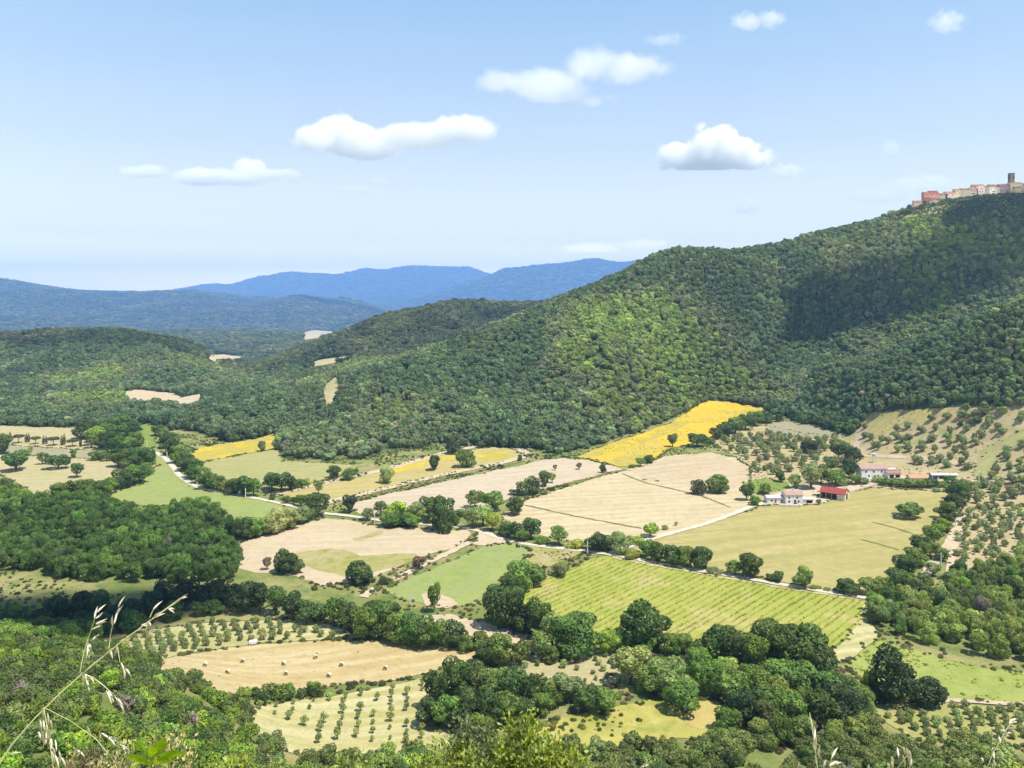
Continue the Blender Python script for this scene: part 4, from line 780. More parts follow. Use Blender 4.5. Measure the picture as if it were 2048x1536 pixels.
olive_block([(1728, 830), (1800, 824), (1890, 822), (1960, 815), (2060, 800), (2060, 860), (1990, 890), (1950, 920), (1940, 945), (1860, 935), (1810, 925), (1740, 905), (1722, 870)], 8.6, 9, .2, (5, 7.8), (4.6, 6.6), 'v', 'round olive tree on the slope above the white farmhouse', G1, .22, .85, YARD)
olive_block([(1960, 960), (2000, 905), (2070, 875), (2070, 1000), (1990, 1010), (1945, 1010), (1940, 975)], 7.6, 8.4, .2, (4.8, 7.2), (4.4, 6.2), 'v', 'olive tree on the slope right of the green gully', G1, .22, .88, YARD)
olive_block([(1930, 1015), (2070, 1005), (2090, 1105), (2000, 1115), (1935, 1130), (1912, 1140), (1912, 1080)], 5.2, 5.6, .25, (2.8, 4.6), (2.4, 3.8), 'v', 'small scrubby olive tree on the stony slope right of the path', 'small olive trees on the stony slope', .25, .9)
G2 = 'small olive trees in rows above the hay field'
olive_block([(240, 1300), (275, 1272), (340, 1258), (425, 1248), (560, 1240), (640, 1243), (688, 1264), (712, 1274), (620, 1278), (520, 1283), (430, 1293), (350, 1306), (290, 1322)], 3.9, 5.4, .12, (2.3, 3.4), (2.3, 3.3), 'v', 'small olive tree in the rows above the hay field', G2, .1, .93)
G3 = 'young olive trees in staggered rows at the right'
olive_block([(1745, 1408), (1800, 1405), (1880, 1407), (1960, 1415), (2075, 1423), (2075, 1490), (2000, 1488), (1900, 1480), (1830, 1470), (1765, 1436)], 3.4, 3.5, .08, (2.1, 3.1), (1.9, 2.7), 'v', 'young bushy olive tree in the staggered rows of the grassy plot', G3, .1, .95)
olive_block([(1400, 1365), (1450, 1350), (1500, 1345), (1480, 1372), (1420, 1380)], 3.8, 4.2, .2, (1.8, 2.4), (1.8, 2.4), 'v', 'small olive tree in the tiny plot between the big trees', 'small olive trees in the tiny plot', .1, .9)
ol = sorted(olives, key=lambda o: -(o[3]/o[1]))
vis = [o for o in ol if -20 < U0+F*o[0]/o[1] < 2068]
print('olives', len(olives), len(vis))
big, rest = vis[:300], vis[300:]
for x, y, w, h, t, lab, g in big:
    make_tree('olive_tree', lab, 'olive tree', g, (x, y, float(terrain(x, y))-.05), h, w, 'olive', t, None, parts=False)
def as_points(lst, npick, lift=0.0):
    P = []
    for x, y, w, h, t, *_ in lst:
        c = tintv(t, TR, .2); P.append((x, y, float(terrain(x, y))-.06*h+lift, w, h, TR.uniform(0, 6.28), c[0], c[1], c[2], TR.integers(npick)))
    return np.array(P)
if rest: gn_scatter('far_olives', 'smallest olive trees scattered through the groves', 'olive trees', as_points(rest, 4), CROWNI['olive'])

# orchard of spaced young trees at the foot of the slope
OX = [(30, 1070, 70), (165, 1052, 55), (150, 1115, 42), (300, 1030, 48), (265, 1155, 82), (290, 1096, 50), (385, 1202, 88), (430, 1072, 48), (460, 1010, 34), (590, 1000, 62), (540, 1182, 85), (515, 1246, 78), (500, 1340, 82), (715, 985, 64), (695, 1040, 62), (695, 1102, 78), (690, 1150, 44), (670, 1230, 78), (650, 1310, 88),
      (840, 960, 62), (835, 1086, 78), (815, 1146, 64), (820, 1215, 62), (800, 1290, 78), (970, 1000, 68), (940, 1126, 62), (935, 1190, 48), (935, 1260, 58), (930, 1330, 52), (1095, 920, 62), (1085, 975, 62), (1080, 1030, 54), (1080, 1110, 74), (1075, 1166, 78), (1070, 1232, 44), (1075, 1312, 40), (1080, 1380, 44),
      (1210, 955, 74), (1210, 1010, 54), (1205, 1080, 68), (1205, 1210, 68), (1205, 1270, 54), (1200, 1340, 68), (1205, 1410, 54), (1330, 880, 58), (1330, 922, 42), (1330, 1240, 72), (1325, 1302, 64), (1475, 1262, 30), (1480, 1225, 26)]
put([(512+a/4, 1152+b/4, h/4*1.05, h/4*.95, 'g', 'sapling') for a, b, h in OX], 'young trees spaced over the mown orchard', lambda k, it: 'young airy orchard tree on a thin trunk over the mown grass', cat='fruit tree', name='fruit_tree', trunk='s')
PX = [(15, 750, 45), (110, 736, 52), (205, 721, 52), (290, 706, 46), (410, 736, 72), (470, 672, 52), (555, 656, 42), (520, 756, 48), (665, 681, 48), (695, 716, 56), (730, 761, 62), (750, 652, 42), (785, 702, 48), (815, 742, 48), (855, 677, 46), (760, 816, 52), (650, 786, 42), (670, 836, 42), (585, 846, 36), (265, 841, 42), (245, 802, 36), (155, 802, 32), (-220, 775, 50), (-80, 765, 40), (-140, 810, 34)]
put([(1024+a/4, 1152+b/4, h/4*.95, h/4*.9, 'v', 'olive') for a, b, h in PX], 'round young trees in the pale sandy plot', lambda k, it: 'small round young tree with a dark shadow on the pale sandy plot', cat='fruit tree', name='fruit_tree', parts=False)

# vines, row by row
VINE = FIELDS[[k for k in FIELDS if k.startswith('vineyard')][0]]
def vine_rows(poly, ang, gap, label, group, tint, amin=.16, dens=8):
    c = poly.mean(0); d = np.array([math.cos(ang), math.sin(ang)]); nrm = np.array([-d[1], d[0]])
    s = (poly-c) @ d; t = (poly-c) @ nrm
    cnt = 0
    for tt in np.arange(t.min()+2, t.max()-1, gap):
        ss = np.arange(s.min(), s.max(), .25); p = c+np.outer(ss, d)+nrm*(tt+TR.normal(0, .25))+nrm*(fbm(ss/9, ss*0+tt, 2)-.5)[:, None]*.9
        k = inpoly(p[:, 0], p[:, 1], poly); 
        if k.sum() < 24: continue
        p = p[k]; m = fbm(p[:, 0]/1.3, p[:, 1]/1.3, 2)+.35*(fbm(p[:, 0]/25+3, p[:, 1]/25, 2)-.5)
        p = p[m > .50]
        if len(p) < 10: continue
        nn = int(len(p)*dens*.25*4/3); q = p[TR.integers(len(p), size=nn)]+TR.normal(0, .2, (nn, 2))
        hgt = np.abs(TR.normal(.55, .3, nn)).clip(.05, 1.25)
        P = np.column_stack([q, terrain(q[:, 0], q[:, 1])+.1+hgt]); N0 = np.column_stack([TR.normal(0, .6, (nn, 2)), np.ones(nn)])
        v, f = quads(P, N0/np.linalg.norm(N0, axis=1)[:, None], .19, TR, jit=.5); nl_ = len(f)
        wl = p[::10]; wp = np.column_stack([wl, terrain(wl[:, 0], wl[:, 1])+.42+TR.normal(0, .04, len(wl))])
        v, f = merge([(v, f), tube(wp, [.035]*len(wp), 4)])
        o = P.mean(0); o[2] -= .6
        ob = tag(link('vine_row', np_mesh('vine_row', v-o, f, mats=[0]*nl_+[1]*(len(f)-nl_)), [M['leaf'], M['bark']], None, tuple(o)), label, 'vine row', group)
        ob.color = tintv(tint, TR, .14); cnt += 1
    print('vine rows', cnt)
PAL['vn'] = (.25, .30, .045)
vine_rows(VINE, math.radians(47), 3.1, 'low row of sunlit vines in the vineyard below the white road', 'vine rows of the sunlit vineyard', 'vn')

# round straw bales
def bale_mesh():
    vs = []; fs = []; n_ = 20; R = .68; W = .56; rings = [(-W, R*.93), (-W*.9, R), (W*.9, R), (W, R*.93)]
    for yy, r in rings:
        for k in range(n_):
            a = 2*math.pi*k/n_; rr = r*(1+.02*math.sin(5*a)); vs.append((rr*math.cos(a), yy, R+rr*math.sin(a)-.04))
    for i in range(3):
        for k in range(n_): fs.append((i*n_+k, i*n_+(k+1) % n_, (i+1)*n_+(k+1) % n_, (i+1)*n_+k))
    roll = np_mesh('bale_roll', vs, np.array(fs), smooth=False)
    ends = []; ef = []
    for yy in (-W-.003, W+.003):
        for m, rr in enumerate((.02, R*.45, R*.91)):
            for k in range(n_):
                a = 2*math.pi*k/n_; ends.append((rr*math.cos(a), yy+(.05 if yy < 0 else -.05)*(2-m), R+rr*math.sin(a)-.04))
    for e in range(2):
        for m in range(2):
            for k in range(n_): b = e*3*n_+m*n_; ef.append((b+k, b+(k+1) % n_, b+n_+(k+1) % n_, b+n_+k))
    return roll, np_mesh('bale_end', ends, np.array(ef))
roll, ends = bale_mesh()
M['bale'] = ground_mat('straw_bale', (.72, .66, .5), (.68, .6, .44), None, 3, 1)
M['bale_end_shade'] = ground_mat('straw_bale_end_in_shade', (.30, .24, .12), (.38, .30, .16), None, 1, .4)  # ends much darker than the roll: shadow put into the straw colour
BL = [('nearest the olive rows, at the left end', 410, 1334), ('upper left one in front of the olive rows', 485, 1326), ('left one low on the field', 456, 1348), ('one above its twin, left of centre', 568, 1331), ('lower twin, left of centre', 572, 1351), ('highest one, in the middle', 631, 1318),
      ('lowest one, near the shrubs', 658, 1355), ('middle one right of centre', 683, 1333), ('rightmost one towards the yellow flowers', 771, 1340)]
w = unproj([(b, c) for _, b, c in BL])
for (lab, _, _), p in zip(BL, w):
    e = tag(empty('hay_bale', tuple(p+np.array([0, 0, .14])), TR.uniform(-.35, .35)), 'pale round bale on the hay field, '+lab, 'hay bale', 'round bales on the hay field')
    link('roll', roll, None if roll.materials else M['bale'], e); link('bale_end', ends, None if ends.materials else M['bale_end_shade'], e)

# ---------------------------------------------------------------- woods and undergrowth of the valley (stuff), scrub of the near slope
def wood(name, label, uv, s, wr, hr, pal, protos='oak', y0=205.0, jit=.42, avoid=1.0, xy=None, sink=.08):
    P = world_poly(uv, y0) if xy is None else xy
    x, y = jitter_grid(P[:, 0].min(), P[:, 0].max(), P[:, 1].min(), P[:, 1].max(), s, FR)
    k = inpoly(x, y, P) & (fbm(x/9+5, y/9+1, 2) > .25); x, y = x[k], y[k]
    p = np.column_stack([x, y]); k = far_from(p, [(a, b, r*.7) for a, b, r in TREEXY if abs(b-y.mean()) < 300], avoid); x, y = x[k], y[k]
    h = FR.uniform(*hr, len(x)); w_ = wr[0]*.8+(wr[1]*1.25-wr[0]*.8)*FR.beta(1.5, 2.2, len(x)); h = h*(.75+.35*w_/wr[1]); c = tints(x, y, FR, pal, w_)
    return np.column_stack([x, y, terrain(x, y)-sink*h, w_, h, FR.uniform(0, 6.28, len(x)), c, FR.integers(0, len(WP), len(x))])
WP = CROWNI['oak']+CROWNI['loose']+CROWNI['wide']+CROWNI['low'][:2]
PALW = [(0.092, 0.160, 0.041), (0.125, 0.211, 0.046), (0.169, 0.269, 0.054), (0.200, 0.301, 0.058), (0.131, 0.198, 0.060), (0.206, 0.269, 0.074)]
PALS = [(0.088, 0.168, 0.033), (0.114, 0.200, 0.036), (0.149, 0.237, 0.046), (0.123, 0.178, 0.050), (0.071, 0.131, 0.033), (0.175, 0.262, 0.046), (0.132, 0.178, 0.058)]
W1 = wood('w', '', [(-100, 985), (20, 975), (60, 1005), (110, 1010), (190, 1000), (215, 1015), (260, 1030), (330, 1040), (345, 1025), (400, 1012), (452, 1040), (462, 1065), (472, 1095), (478, 1135), (470, 1160), (430, 1170), (340, 1165), (250, 1168), (120, 1160), (60, 1145), (-100, 1135)], 5.0, (5.5, 8.5), (6.5, 10), PALW)
W2 = wood('w', '', [(-100, 1225), (100, 1240), (300, 1222), (470, 1205), (560, 1225), (700, 1262), (830, 1288), (760, 1290), (640, 1255), (480, 1225), (300, 1255), (150, 1295), (-100, 1300)], 5.2, (5, 8), (5.5, 8), PALW[:3])
W4 = wood('w', '', [(1380, 1340), (1480, 1345), (1560, 1360), (1660, 1385), (1720, 1410), (1745, 1450), (1740, 1500), (1600, 1500), (1480, 1480), (1455, 1440), (1500, 1420), (1450, 1395), (1400, 1380)], 5.4, (5.5, 8), (6, 9), PALW)
W6 = wood('w', '', [(1738, 1262), (1740, 1215), (1800, 1196), (1885, 1202), (1900, 1170), (1960, 1140), (2060, 1118), (2200, 1110), (2200, 1360), (2048, 1322), (1950, 1310), (1870, 1294), (1790, 1272), (1750, 1258)], 5.0, (5, 8), (6, 9.5), PALW)
W7 = wood('w', '', [(1890, 860), (1960, 812), (2060, 792), (2060, 806), (1990, 830), (1930, 860)], 7, (5, 8), (4.5, 7), PALG)
W8 = wood('w', '', [(1580, 838), (1640, 828), (1712, 842), (1712, 868), (1690, 872), (1640, 856), (1590, 846)], 5.5, (5.5, 8.5), (6, 9), PALW)
gn_scatter('valley_wood', 'dense green woods on the valley floor among the fields', 'wood', np.concatenate([W1, W2, W4, W6, W7, W8]), WP)

# scrub on the near slopes: the largest plants stand as things of their own
SL = []
xs, ys = jitter_grid(-190, 130, 92, 246, 3.1, FR); u_ = U0+F*xs/ys; zz = terrain(xs, ys); v_ = V0+F*(ZC-zz)/ys
k = (u_ > -60) & (u_ < 2110) & (ys > footat(xs, ys)*0) & (zz > 1.2) & (v_ < 1640) & (fbm(xs/9, ys/9, 3) > .36)
for w in FIELDS.values(): k &= ~inpoly(xs, ys, w)
xs, ys, zz, u_ = xs[k], ys[k], zz[k], u_[k]
left = u_ < 540
hh = np.where(left, FR.uniform(2.6, 5.2, len(xs)), FR.uniform(3.2, 6.4, len(xs))); ww = hh*FR.uniform(.75, 1.15, len(xs))
hid = seen(xs, ys, zz, hh)
order = np.argsort(-(hh/ys)*hid)
cc = np.where(left[:, None], tints(xs, ys, FR, PALS, ww), tints(xs, ys, FR, PALW+[(.17, .22, .07)], ww))
slope = np.column_stack([xs, ys, zz-.1*hh, ww, hh, FR.uniform(0, 6.28, len(xs)), cc, FR.integers(0, 3, len(xs))])
vv_top = V0+F*(ZC-(zz+hh))/ys
vis = (vv_top < 1530) & hid
score = np.where(vis, hh/ys, 0); order = np.argsort(-score)
NB = 240
for i in order[:NB]:
    L_ = u_[i] < 540
    lab = 'scrubby green bush on the steep near slope at the lower left' if L_ else 'leafy bush on the near slope along the lower picture edge'
    o = make_tree('bush', lab, 'bush', 'scrub bushes on the near slope, lower left' if L_ else 'bushes along the foot of the near slope', (xs[i], ys[i], zz[i]-.1*hh[i]), hh[i], ww[i], 'loose' if FR.random() < .35 else 'bush', 'm', None, parts=False)
    o.color = (*cc[i], 1)
rest = order[NB:]; rest = rest[score[rest] > 0]
gn_scatter('slope_scrub', 'thick mixed scrub covering the steep slope below the viewpoint', 'scrub', slope[rest], CROWNI['bush'])
print('slope', len(xs), vis.sum())

# rough growth over the unfarmed ground
xs, ys = jitter_grid(-420, 420, 212, 720, 3.4, FR); u_ = U0+F*xs/ys
k = (u_ > -60) & (u_ < 2110) & (ys < footat(xs, ys)+5) & (fbm(xs/16+4, ys/16, 3) > .47)
for w in FIELDS.values(): k &= ~inpoly(xs, ys, w)
rl = roadline[::2]
xs, ys = xs[k], ys[k]
d = np.min(np.hypot(xs[:, None]-rl[None, :, 0], ys[:, None]-rl[None, :, 1]), axis=1) if len(xs) else 0
for q in (lane,): d = np.minimum(d, np.min(np.hypot(xs[:, None]-q[None, ::2, 0], ys[:, None]-q[None, ::2, 1]), axis=1))
k = d > 3.6; xs, ys = xs[k], ys[k]
h = FR.uniform(.5, 1.8, len(xs))*(.4+1.2*fbm(xs/30, ys/30+5, 2)); w_ = h*FR.uniform(1, 1.9, len(xs))
c = tints(xs, ys, FR, [(.085, .11, .03), (.12, .16, .04), (.16, .19, .05), (.10, .12, .045), (.17, .15, .07)], w_)
und = np.column_stack([xs, ys, terrain(xs, ys)-.15*h, w_, h, FR.uniform(0, 6.28, len(xs)), c, FR.integers(0, 3, len(xs))])
# tufts in the weedy vineyard, the golden meadow and the weedy patches
def tufts(fname, s, hr, pal, thr=.45, sc=6):
    P = FIELDS[[k for k in FIELDS if k.startswith(fname)][0]]
    x, y = jitter_grid(P[:, 0].min(), P[:, 0].max(), P[:, 1].min(), P[:, 1].max(), s, FR)
    k = inpoly(x, y, P) & (fbm(x/sc, y/sc, 3) > thr); x, y = x[k], y[k]
    h = FR.uniform(*hr, len(x)); w_ = h*FR.uniform(1, 2, len(x)); c = tints(x, y, FR, pal, w_)
    return np.column_stack([x, y, terrain(x, y)-.05, w_, h, FR.uniform(0, 6.28, len(x)), c, FR.integers(0, 3, len(x))])
T = [und, tufts('weedy_vineyard', 1.6, (.3, .8), [(.20, .27, .05), (.26, .32, .06), (.30, .35, .08)], .5), tufts('golden_meadow', 2.6, (.4, 1.3), [(.15, .18, .04), (.22, .22, .05), (.10, .14, .03)], .52, 9), tufts('weedy_slope', 2.4, (.3, .9), [(.15, .17, .05), (.25, .22, .1)], .5),
     tufts('rough_pasture', 4, (.3, .9), [(.12, .14, .05), (.16, .16, .06)], .55), tufts('mustard_field', 4, (.3, .7), [(.16, .16, .03), (.30, .25, .02)], .52, 20), tufts('hay_field', 7, (.2, .5), [(.3, .24, .08)], .55), tufts('grove_soil', 4.5, (.3, 1.0), [(.14, .16, .06), (.22, .2, .09)], .5, 14)]
for nm, P in FIELDS.items():          # ragged verges along the field edges
    if nm.startswith(('village', 'far_', 'hill', 'earth_c', 'slope_c')): continue
    e_ = np.concatenate([P, P[:1]]); d_ = np.r_[0, np.cumsum(np.hypot(*np.diff(e_, axis=0).T))]; ss = np.arange(0, d_[-1], 1.1); ss = ss[FR.random(len(ss)) < .62*np.clip(2.2*fbm(ss/14, ss*0+len(nm), 2)-.55, 0, 1)]
    q = np.column_stack([np.interp(ss, d_, e_[:, 0]), np.interp(ss, d_, e_[:, 1])])+FR.normal(0, .7, (len(ss), 2))
    dr = np.min(np.hypot(q[:, None, 0]-rl[None, :, 0], q[:, None, 1]-rl[None, :, 1]), axis=1); dl = np.min(np.hypot(q[:, None, 0]-lane[None, ::2, 0], q[:, None, 1]-lane[None, ::2, 1]), axis=1); q = q[(dr > 3.3) & (dl > 3.3)]
    if len(q) == 0: continue
    h = FR.uniform(.3, 1.3, len(q)); w_ = h*FR.uniform(1.1, 2.2, len(q)); c = tints(q[:, 0], q[:, 1], FR, [(.10, .13, .035), (.15, .17, .05), (.20, .20, .07), (.09, .12, .035)], w_)
    T.append(np.column_stack([q[:, 0], q[:, 1], terrain(q[:, 0], q[:, 1])-.1, w_, h, FR.uniform(0, 6.28, len(q)), c, FR.integers(0, 3, len(q))]))
gn_scatter('undergrowth', 'weeds and low growth on field edges and rough ground', 'undergrowth', np.concatenate(T), CROWNI['bush'])
# ---------------------------------------------------------------- buildings
def plain(name, c, rough=.8, var=.12, sc=1.2, spec=.2):
    n = N(name); p = n.pos()
    n.diffuse(n.mix(n.ramp(n.noise(p, sc, 4, .6), .35, .7), c, sub(c, 1-var*2)), rough=rough, spec=spec, normal=n.bump(n.noise(p, 6, 3), .03)); return n.m
def tiles(name, c):
    n = N(name); tc = n.n('ShaderNodeTexCoord').outputs['Object']
    w = n.n('ShaderNodeTexWave', wave_type='BANDS', bands_direction='X', i_Scale=1.6, i_Distortion=.4, i_Detail=1); n.put(w, 'Vector', tc)
    col = n.mix(n.ramp(n.noise(tc, 1.1, 4, .7), .35, .7), c, sub(c, .66)); col = n.mix(n.math('MULTIPLY', w.outputs['Fac'], .35), col, sub(c, .5))
    n.diffuse(col, normal=n.bump(w.outputs['Fac'], .06)); return n.m
W_ = {'white': plain('white_plaster', (.80, .78, .76)), 'cream': plain('cream_plaster', (.72, .62, .45)), 'stone': plain('pale_stone_wall', (.56, .50, .42), var=.2), 'pink': plain('pink_plaster', (.70, .50, .42)), 'red': plain('red_plaster', (.58, .26, .24)), 'grey': plain('grey_plaster', (.46, .43, .42)),
      'dark': plain('dark_tower_stone', (.19, .17, .16), var=.2), 'mauve': plain('plaster_in_painted_shade', (.36, .27, .30)), 'rose': plain('rose_plaster', (.74, .58, .54))}  # mauve walls: the house's shade is put into the plaster colour
RF = {'pink': tiles('pinkish_roof_tiles', (.54, .36, .29)), 'terra': tiles('terracotta_tiles', (.50, .25, .18)), 'red': tiles('bright_red_roof_sheet', (.42, .10, .085)), 'pale': tiles('pale_sheet_roof', (.68, .66, .64)), 'brown': tiles('brown_roof_tiles', (.30, .16, .14)), 'orange': tiles('orange_roof_tiles', (.70, .40, .24))}
M['glass'] = plain('dark_window_glass', (.03, .035, .045), rough=.15, spec=.5); M['black_and_shade'] = plain('black_and_painted_shade', (.025, .022, .02))  # near-black: shade painted on panels for openings; also tyres and birds
M['greendoor'] = plain('green_door_paint', (.03, .11, .06)); M['browndoor'] = plain('brown_door', (.22, .06, .05)); M['shutter'] = plain('grey_shutter', (.30, .30, .30)); M['metal'] = plain('pale_galvanised_metal', (.62, .63, .66), rough=.45, spec=.4)
def boxv(x0, x1, y0, y1, z0, z1):
    v = np.array([(x, y, z) for x in (x0, x1) for y in (y0, y1) for z in (z0, z1)], float)
    return v, np.array([(0, 1, 3, 2), (4, 6, 7, 5), (0, 4, 5, 1), (2, 3, 7, 6), (0, 2, 6, 4), (1, 5, 7, 3)])
def part(name, geo, mat, parent, smooth=False):
    v, f = merge(geo) if isinstance(geo, list) else geo
    return link(name, np_mesh(name, v, f, smooth), mat, parent)
def gable(w, d, h, rh, axis='x', ov=.4, th=.18):
    """two roof slopes over a w x d house, ridge along axis, and the gable triangles' walls"""
    if axis == 'y':
        v, f = gable(d, w, h, rh, 'x', ov, th); return np.stack([v[:, 1], v[:, 0], v[:, 2]], 1), f[:, ::-1]
    geo = []
    for s in (-1, 1):
        y0, y1 = s*(d/2+ov), 0; z0 = h-rh*ov/(d/2); z1 = h+rh
        v = np.array([(-w/2-ov, y0, z0), (w/2+ov, y0, z0), (w/2+ov, y1, z1), (-w/2-ov, y1, z1), (-w/2-ov, y0, z0+th), (w/2+ov, y0, z0+th), (w/2+ov, y1, z1+th), (-w/2-ov, y1, z1+th)])
        geo.append((v, np.array([(0, 1, 2, 3), (4, 7, 6, 5), (0, 4, 5, 1), (1, 5, 6, 2), (2, 6, 7, 3), (3, 7, 4, 0)])))
    return merge(geo)
def wallgeo(w, d, h, rh, axis='x', base=-9.0):
    b = boxv(-w/2, w/2, -d/2, d/2, base, h)
    if rh <= .05: return b
    if axis == 'x': tri = np.array([(s*w/2, y, z) for s in (-1, 1) for y, z in ((-d/2, h), (d/2, h), (0, h+rh), (0, h+rh))])
    else: tri = np.array([(x, s*d/2, z) for s in (-1, 1) for x, z in ((-w/2, h), (w/2, h), (0, h+rh), (0, h+rh))])
    i = np.arange(4); f = np.array([i, i[::-1]+4, (0, 4, 6, 2), (1, 2, 6, 5)])
    return merge([b, (tri-np.array([0, 0, .003]), f)])
def house(name, label, cat, loc, rz, w, d, h, rh, wall, roof, wins=(), doors=(), axis='x', chimney=None, group=None, flat=False, side=()):
    """wins: (x, z, width, height) on the front, which faces -y; side: the same on the left wall"""
    e = tag(empty(name, loc, rz), label, cat, group)
    part('wall', wallgeo(w, d, h, 0 if flat else rh, axis), W_[wall], e)
    if flat: r = part('roof', boxv(-w/2-.3, w/2+.3, -d/2-.3, d/2+.3, h+.003, h+.3), RF[roof], e)
    else: r = part('roof', gable(w, d, h, rh, axis), RF[roof], e)
    if chimney: part('chimney', [boxv(chimney[0]-.35, chimney[0]+.35, chimney[1]-.35, chimney[1]+.35, h, h+rh+1.1), boxv(chimney[0]-.45, chimney[0]+.45, chimney[1]-.45, chimney[1]+.45, h+rh+1.103, h+rh+1.25)], W_['rose'], r)
    for x, z, ww, wh in wins:
        fr = part('window', [boxv(x-ww/2-.1, x+ww/2+.1, -d/2-.06, -d/2+.05, z-.1, z), boxv(x-ww/2-.1, x+ww/2+.1, -d/2-.06, -d/2+.05, z+wh, z+wh+.1), boxv(x-ww/2-.1, x-ww/2, -d/2-.057, -d/2+.05, z, z+wh), boxv(x+ww/2, x+ww/2+.1, -d/2-.057, -d/2+.05, z, z+wh)], M['shutter'], e)
        part('pane', boxv(x-ww/2, x+ww/2, -d/2-.03, -d/2+.04, z+.002, z+wh-.002), M['glass'], fr)
    for y, z, ww, wh in side: part('window', boxv(-w/2-.04, -w/2+.04, y-ww/2, y+ww/2, z, z+wh), M['glass'], e)
    for x, z, ww, wh, mt in doors: part('door', boxv(x-ww/2, x+ww/2, -d/2-.05, -d/2+.05, z, z+wh), M[mt], e)  # near-black ones are flat panels painted as the shade of an opening
    return e
def at(u, v, y0=205.0): return unproj([(u, v)], y0)[0]
# the farm
p = at(1748, 957)
house('farmhouse', 'long white two storey farmhouse with a pinkish tiled roof', 'house', (p[0], p[1]+4, p[2]), .06, 17.2, 8, 6.4, 1.9, 'white', 'pink', [(-5.6, 3.9, .9, 1.2), (-.4, 3.9, .9, 1.2), (4.9, 3.9, .9, 1.2), (-3.6, 1.1, .9, 1.2), (2.6, 1.1, .9, 1.2)], [(.6, 0, 1.1, 2.2, 'browndoor')], chimney=(-8, 1), side=[(1, 3.9, .9, 1.2)])
p2 = at(1788, 957)
e = house('porch_annex', 'low white annex with a red tiled roof and two arches painted dark as shade', 'house', (p2[0]+.3, p2[1]+3, p2[2]), .06, 8.4, 6, 3.4, 1.0, 'white', 'terra', [], [(-2, 0, 2.9, 2.5, 'black_and_shade'), (2, 0, 2.9, 2.5, 'black_and_shade')])
house('white_outbuilding', 'plain pale outbuilding with a flat roof behind the porch annex', 'shed', (p2[0]+2.5, p2[1]+9.5, p2[2]), .06, 6.5, 4.5, 4.2, .3, 'white', 'pale', flat=True)
p = at(1838, 960)
house('tiled_shed', 'low shed with a broad orange tiled roof beside the olives', 'shed', (p[0], p[1]+3, p[2]-.6), -.05, 10.5, 6, 1.9, 1.5, 'stone', 'orange')
p = at(1890, 958)
e = tag(empty('long_shed', (p[0], p[1]+2, p[2]), -.04), 'long open shelter under a pale sheet roof on posts', 'shed')
part('roof', gable(16.5, 4.6, 2.5, .8, 'x', .3, .12), RF['pale'], e); part('wall', boxv(-8, 8, 2.1, 2.3, -.5, 2.45), W_['grey'], e)
for x in (-7.8, -4, 0, 4, 7.8): part('post', boxv(x-.12, x+.12, -2.2, -1.96, -.8, 2.45), W_['white'], e)
p = at(1553, 1007)
house('low_shed', 'low white shed with a pale roof, left of the farm cottage', 'shed', (p[0], p[1]+3, p[2]), .05, 11.2, 5.6, 3.3, 1.0, 'white', 'pale', [(-3, 1.2, 1, .8), (3, 1.2, 1, .8)], [(-.6, 0, 1.0, 2.1, 'browndoor')])
p = at(1588, 1008)
house('farm_cottage', 'small white farm cottage with pink roof and brown door', 'house', (p[0], p[1]+3.2, p[2]), .05, 10.2, 6.4, 5.4, 1.5, 'white', 'pink', [(-3, 3.2, .8, 1), (1.8, 3.2, .8, 1), (-3, .9, .9, 1.1), (2.6, .9, .9, 1.1)], [(.5, 0, 1.3, 2.5, 'browndoor')], chimney=(1, 1.2))
p = at(1616, 1007)
house('white_lean_to', 'small white lean-to with an open front painted dark as shade beside the cottage', 'shed', (p[0], p[1]+2, p[2]), -.1, 5.8, 4.5, 2.5, .7, 'white', 'pale', [], [(.9, 0, 3.2, 1.9, 'black_and_shade')])
p = at(1677, 1001)
e = tag(empty('red_barn', (p[0], p[1]+6, p[2]), -.62), 'barn with a bright red roof, open front and green gable door', 'barn')
part('roof', gable(14, 10.5, 4.0, 2.2, 'x', .5, .2), RF['red'], e)
part('wall', [boxv(-7, 7, 5.05, 5.25, -2, 3.9), boxv(-7, -6.8, -5.25, 5.047, -2, 3.9), boxv(2.6, 7, -5.25, -5.05, -2, 3.85)], W_['rose'], e)
part('gable_wall', [boxv(6.803, 7, -5.047, 5.047, -2, 3.997), (np.array([(6.9, -5, 4.0), (6.9, 5, 4.0), (6.9, 0, 6.15), (6.9, 0, 6.15), (7, -5, 4.0), (7, 5, 4.0), (7, 0, 6.15), (7, 0, 6.15)]), np.array([(0, 1, 2, 3), (7, 6, 5, 4)]))], W_['cream'], e)
part('door', boxv(7.003, 7.12, -1.9, 1.9, 0, 3.6), M['greendoor'], e)
for x in (-3.6, -.4): part('post', boxv(x-.15, x+.15, -5.2, -4.9, -1, 3.9), W_['grey'], e)
part('floor', boxv(-6.7, 6.7, -5, 5, -.5, .05), M['black_and_shade'], e)  # floor coloured near-black to paint the shade inside the barn
p = at(1749, 925)
e = tag(empty('water_tank', tuple(p)), 'pale blue water tank on a stilted frame behind the farmhouse', 'water tank')
part('tank', tube([(0, 0, z) for z in (4.6, 4.62, 6.2, 6.22)], [.05, 1.5, 1.5, .05], 16), plain('pale_blue_tank', (.45, .60, .68)), e)
for s in (-1, 1):
    for t in (-1, 1): part('leg', tube([(s*1.0, t*1.0, -.5), (s*.9, t*.9, 4.6)], [.1, .1], 6), M['metal'], e)
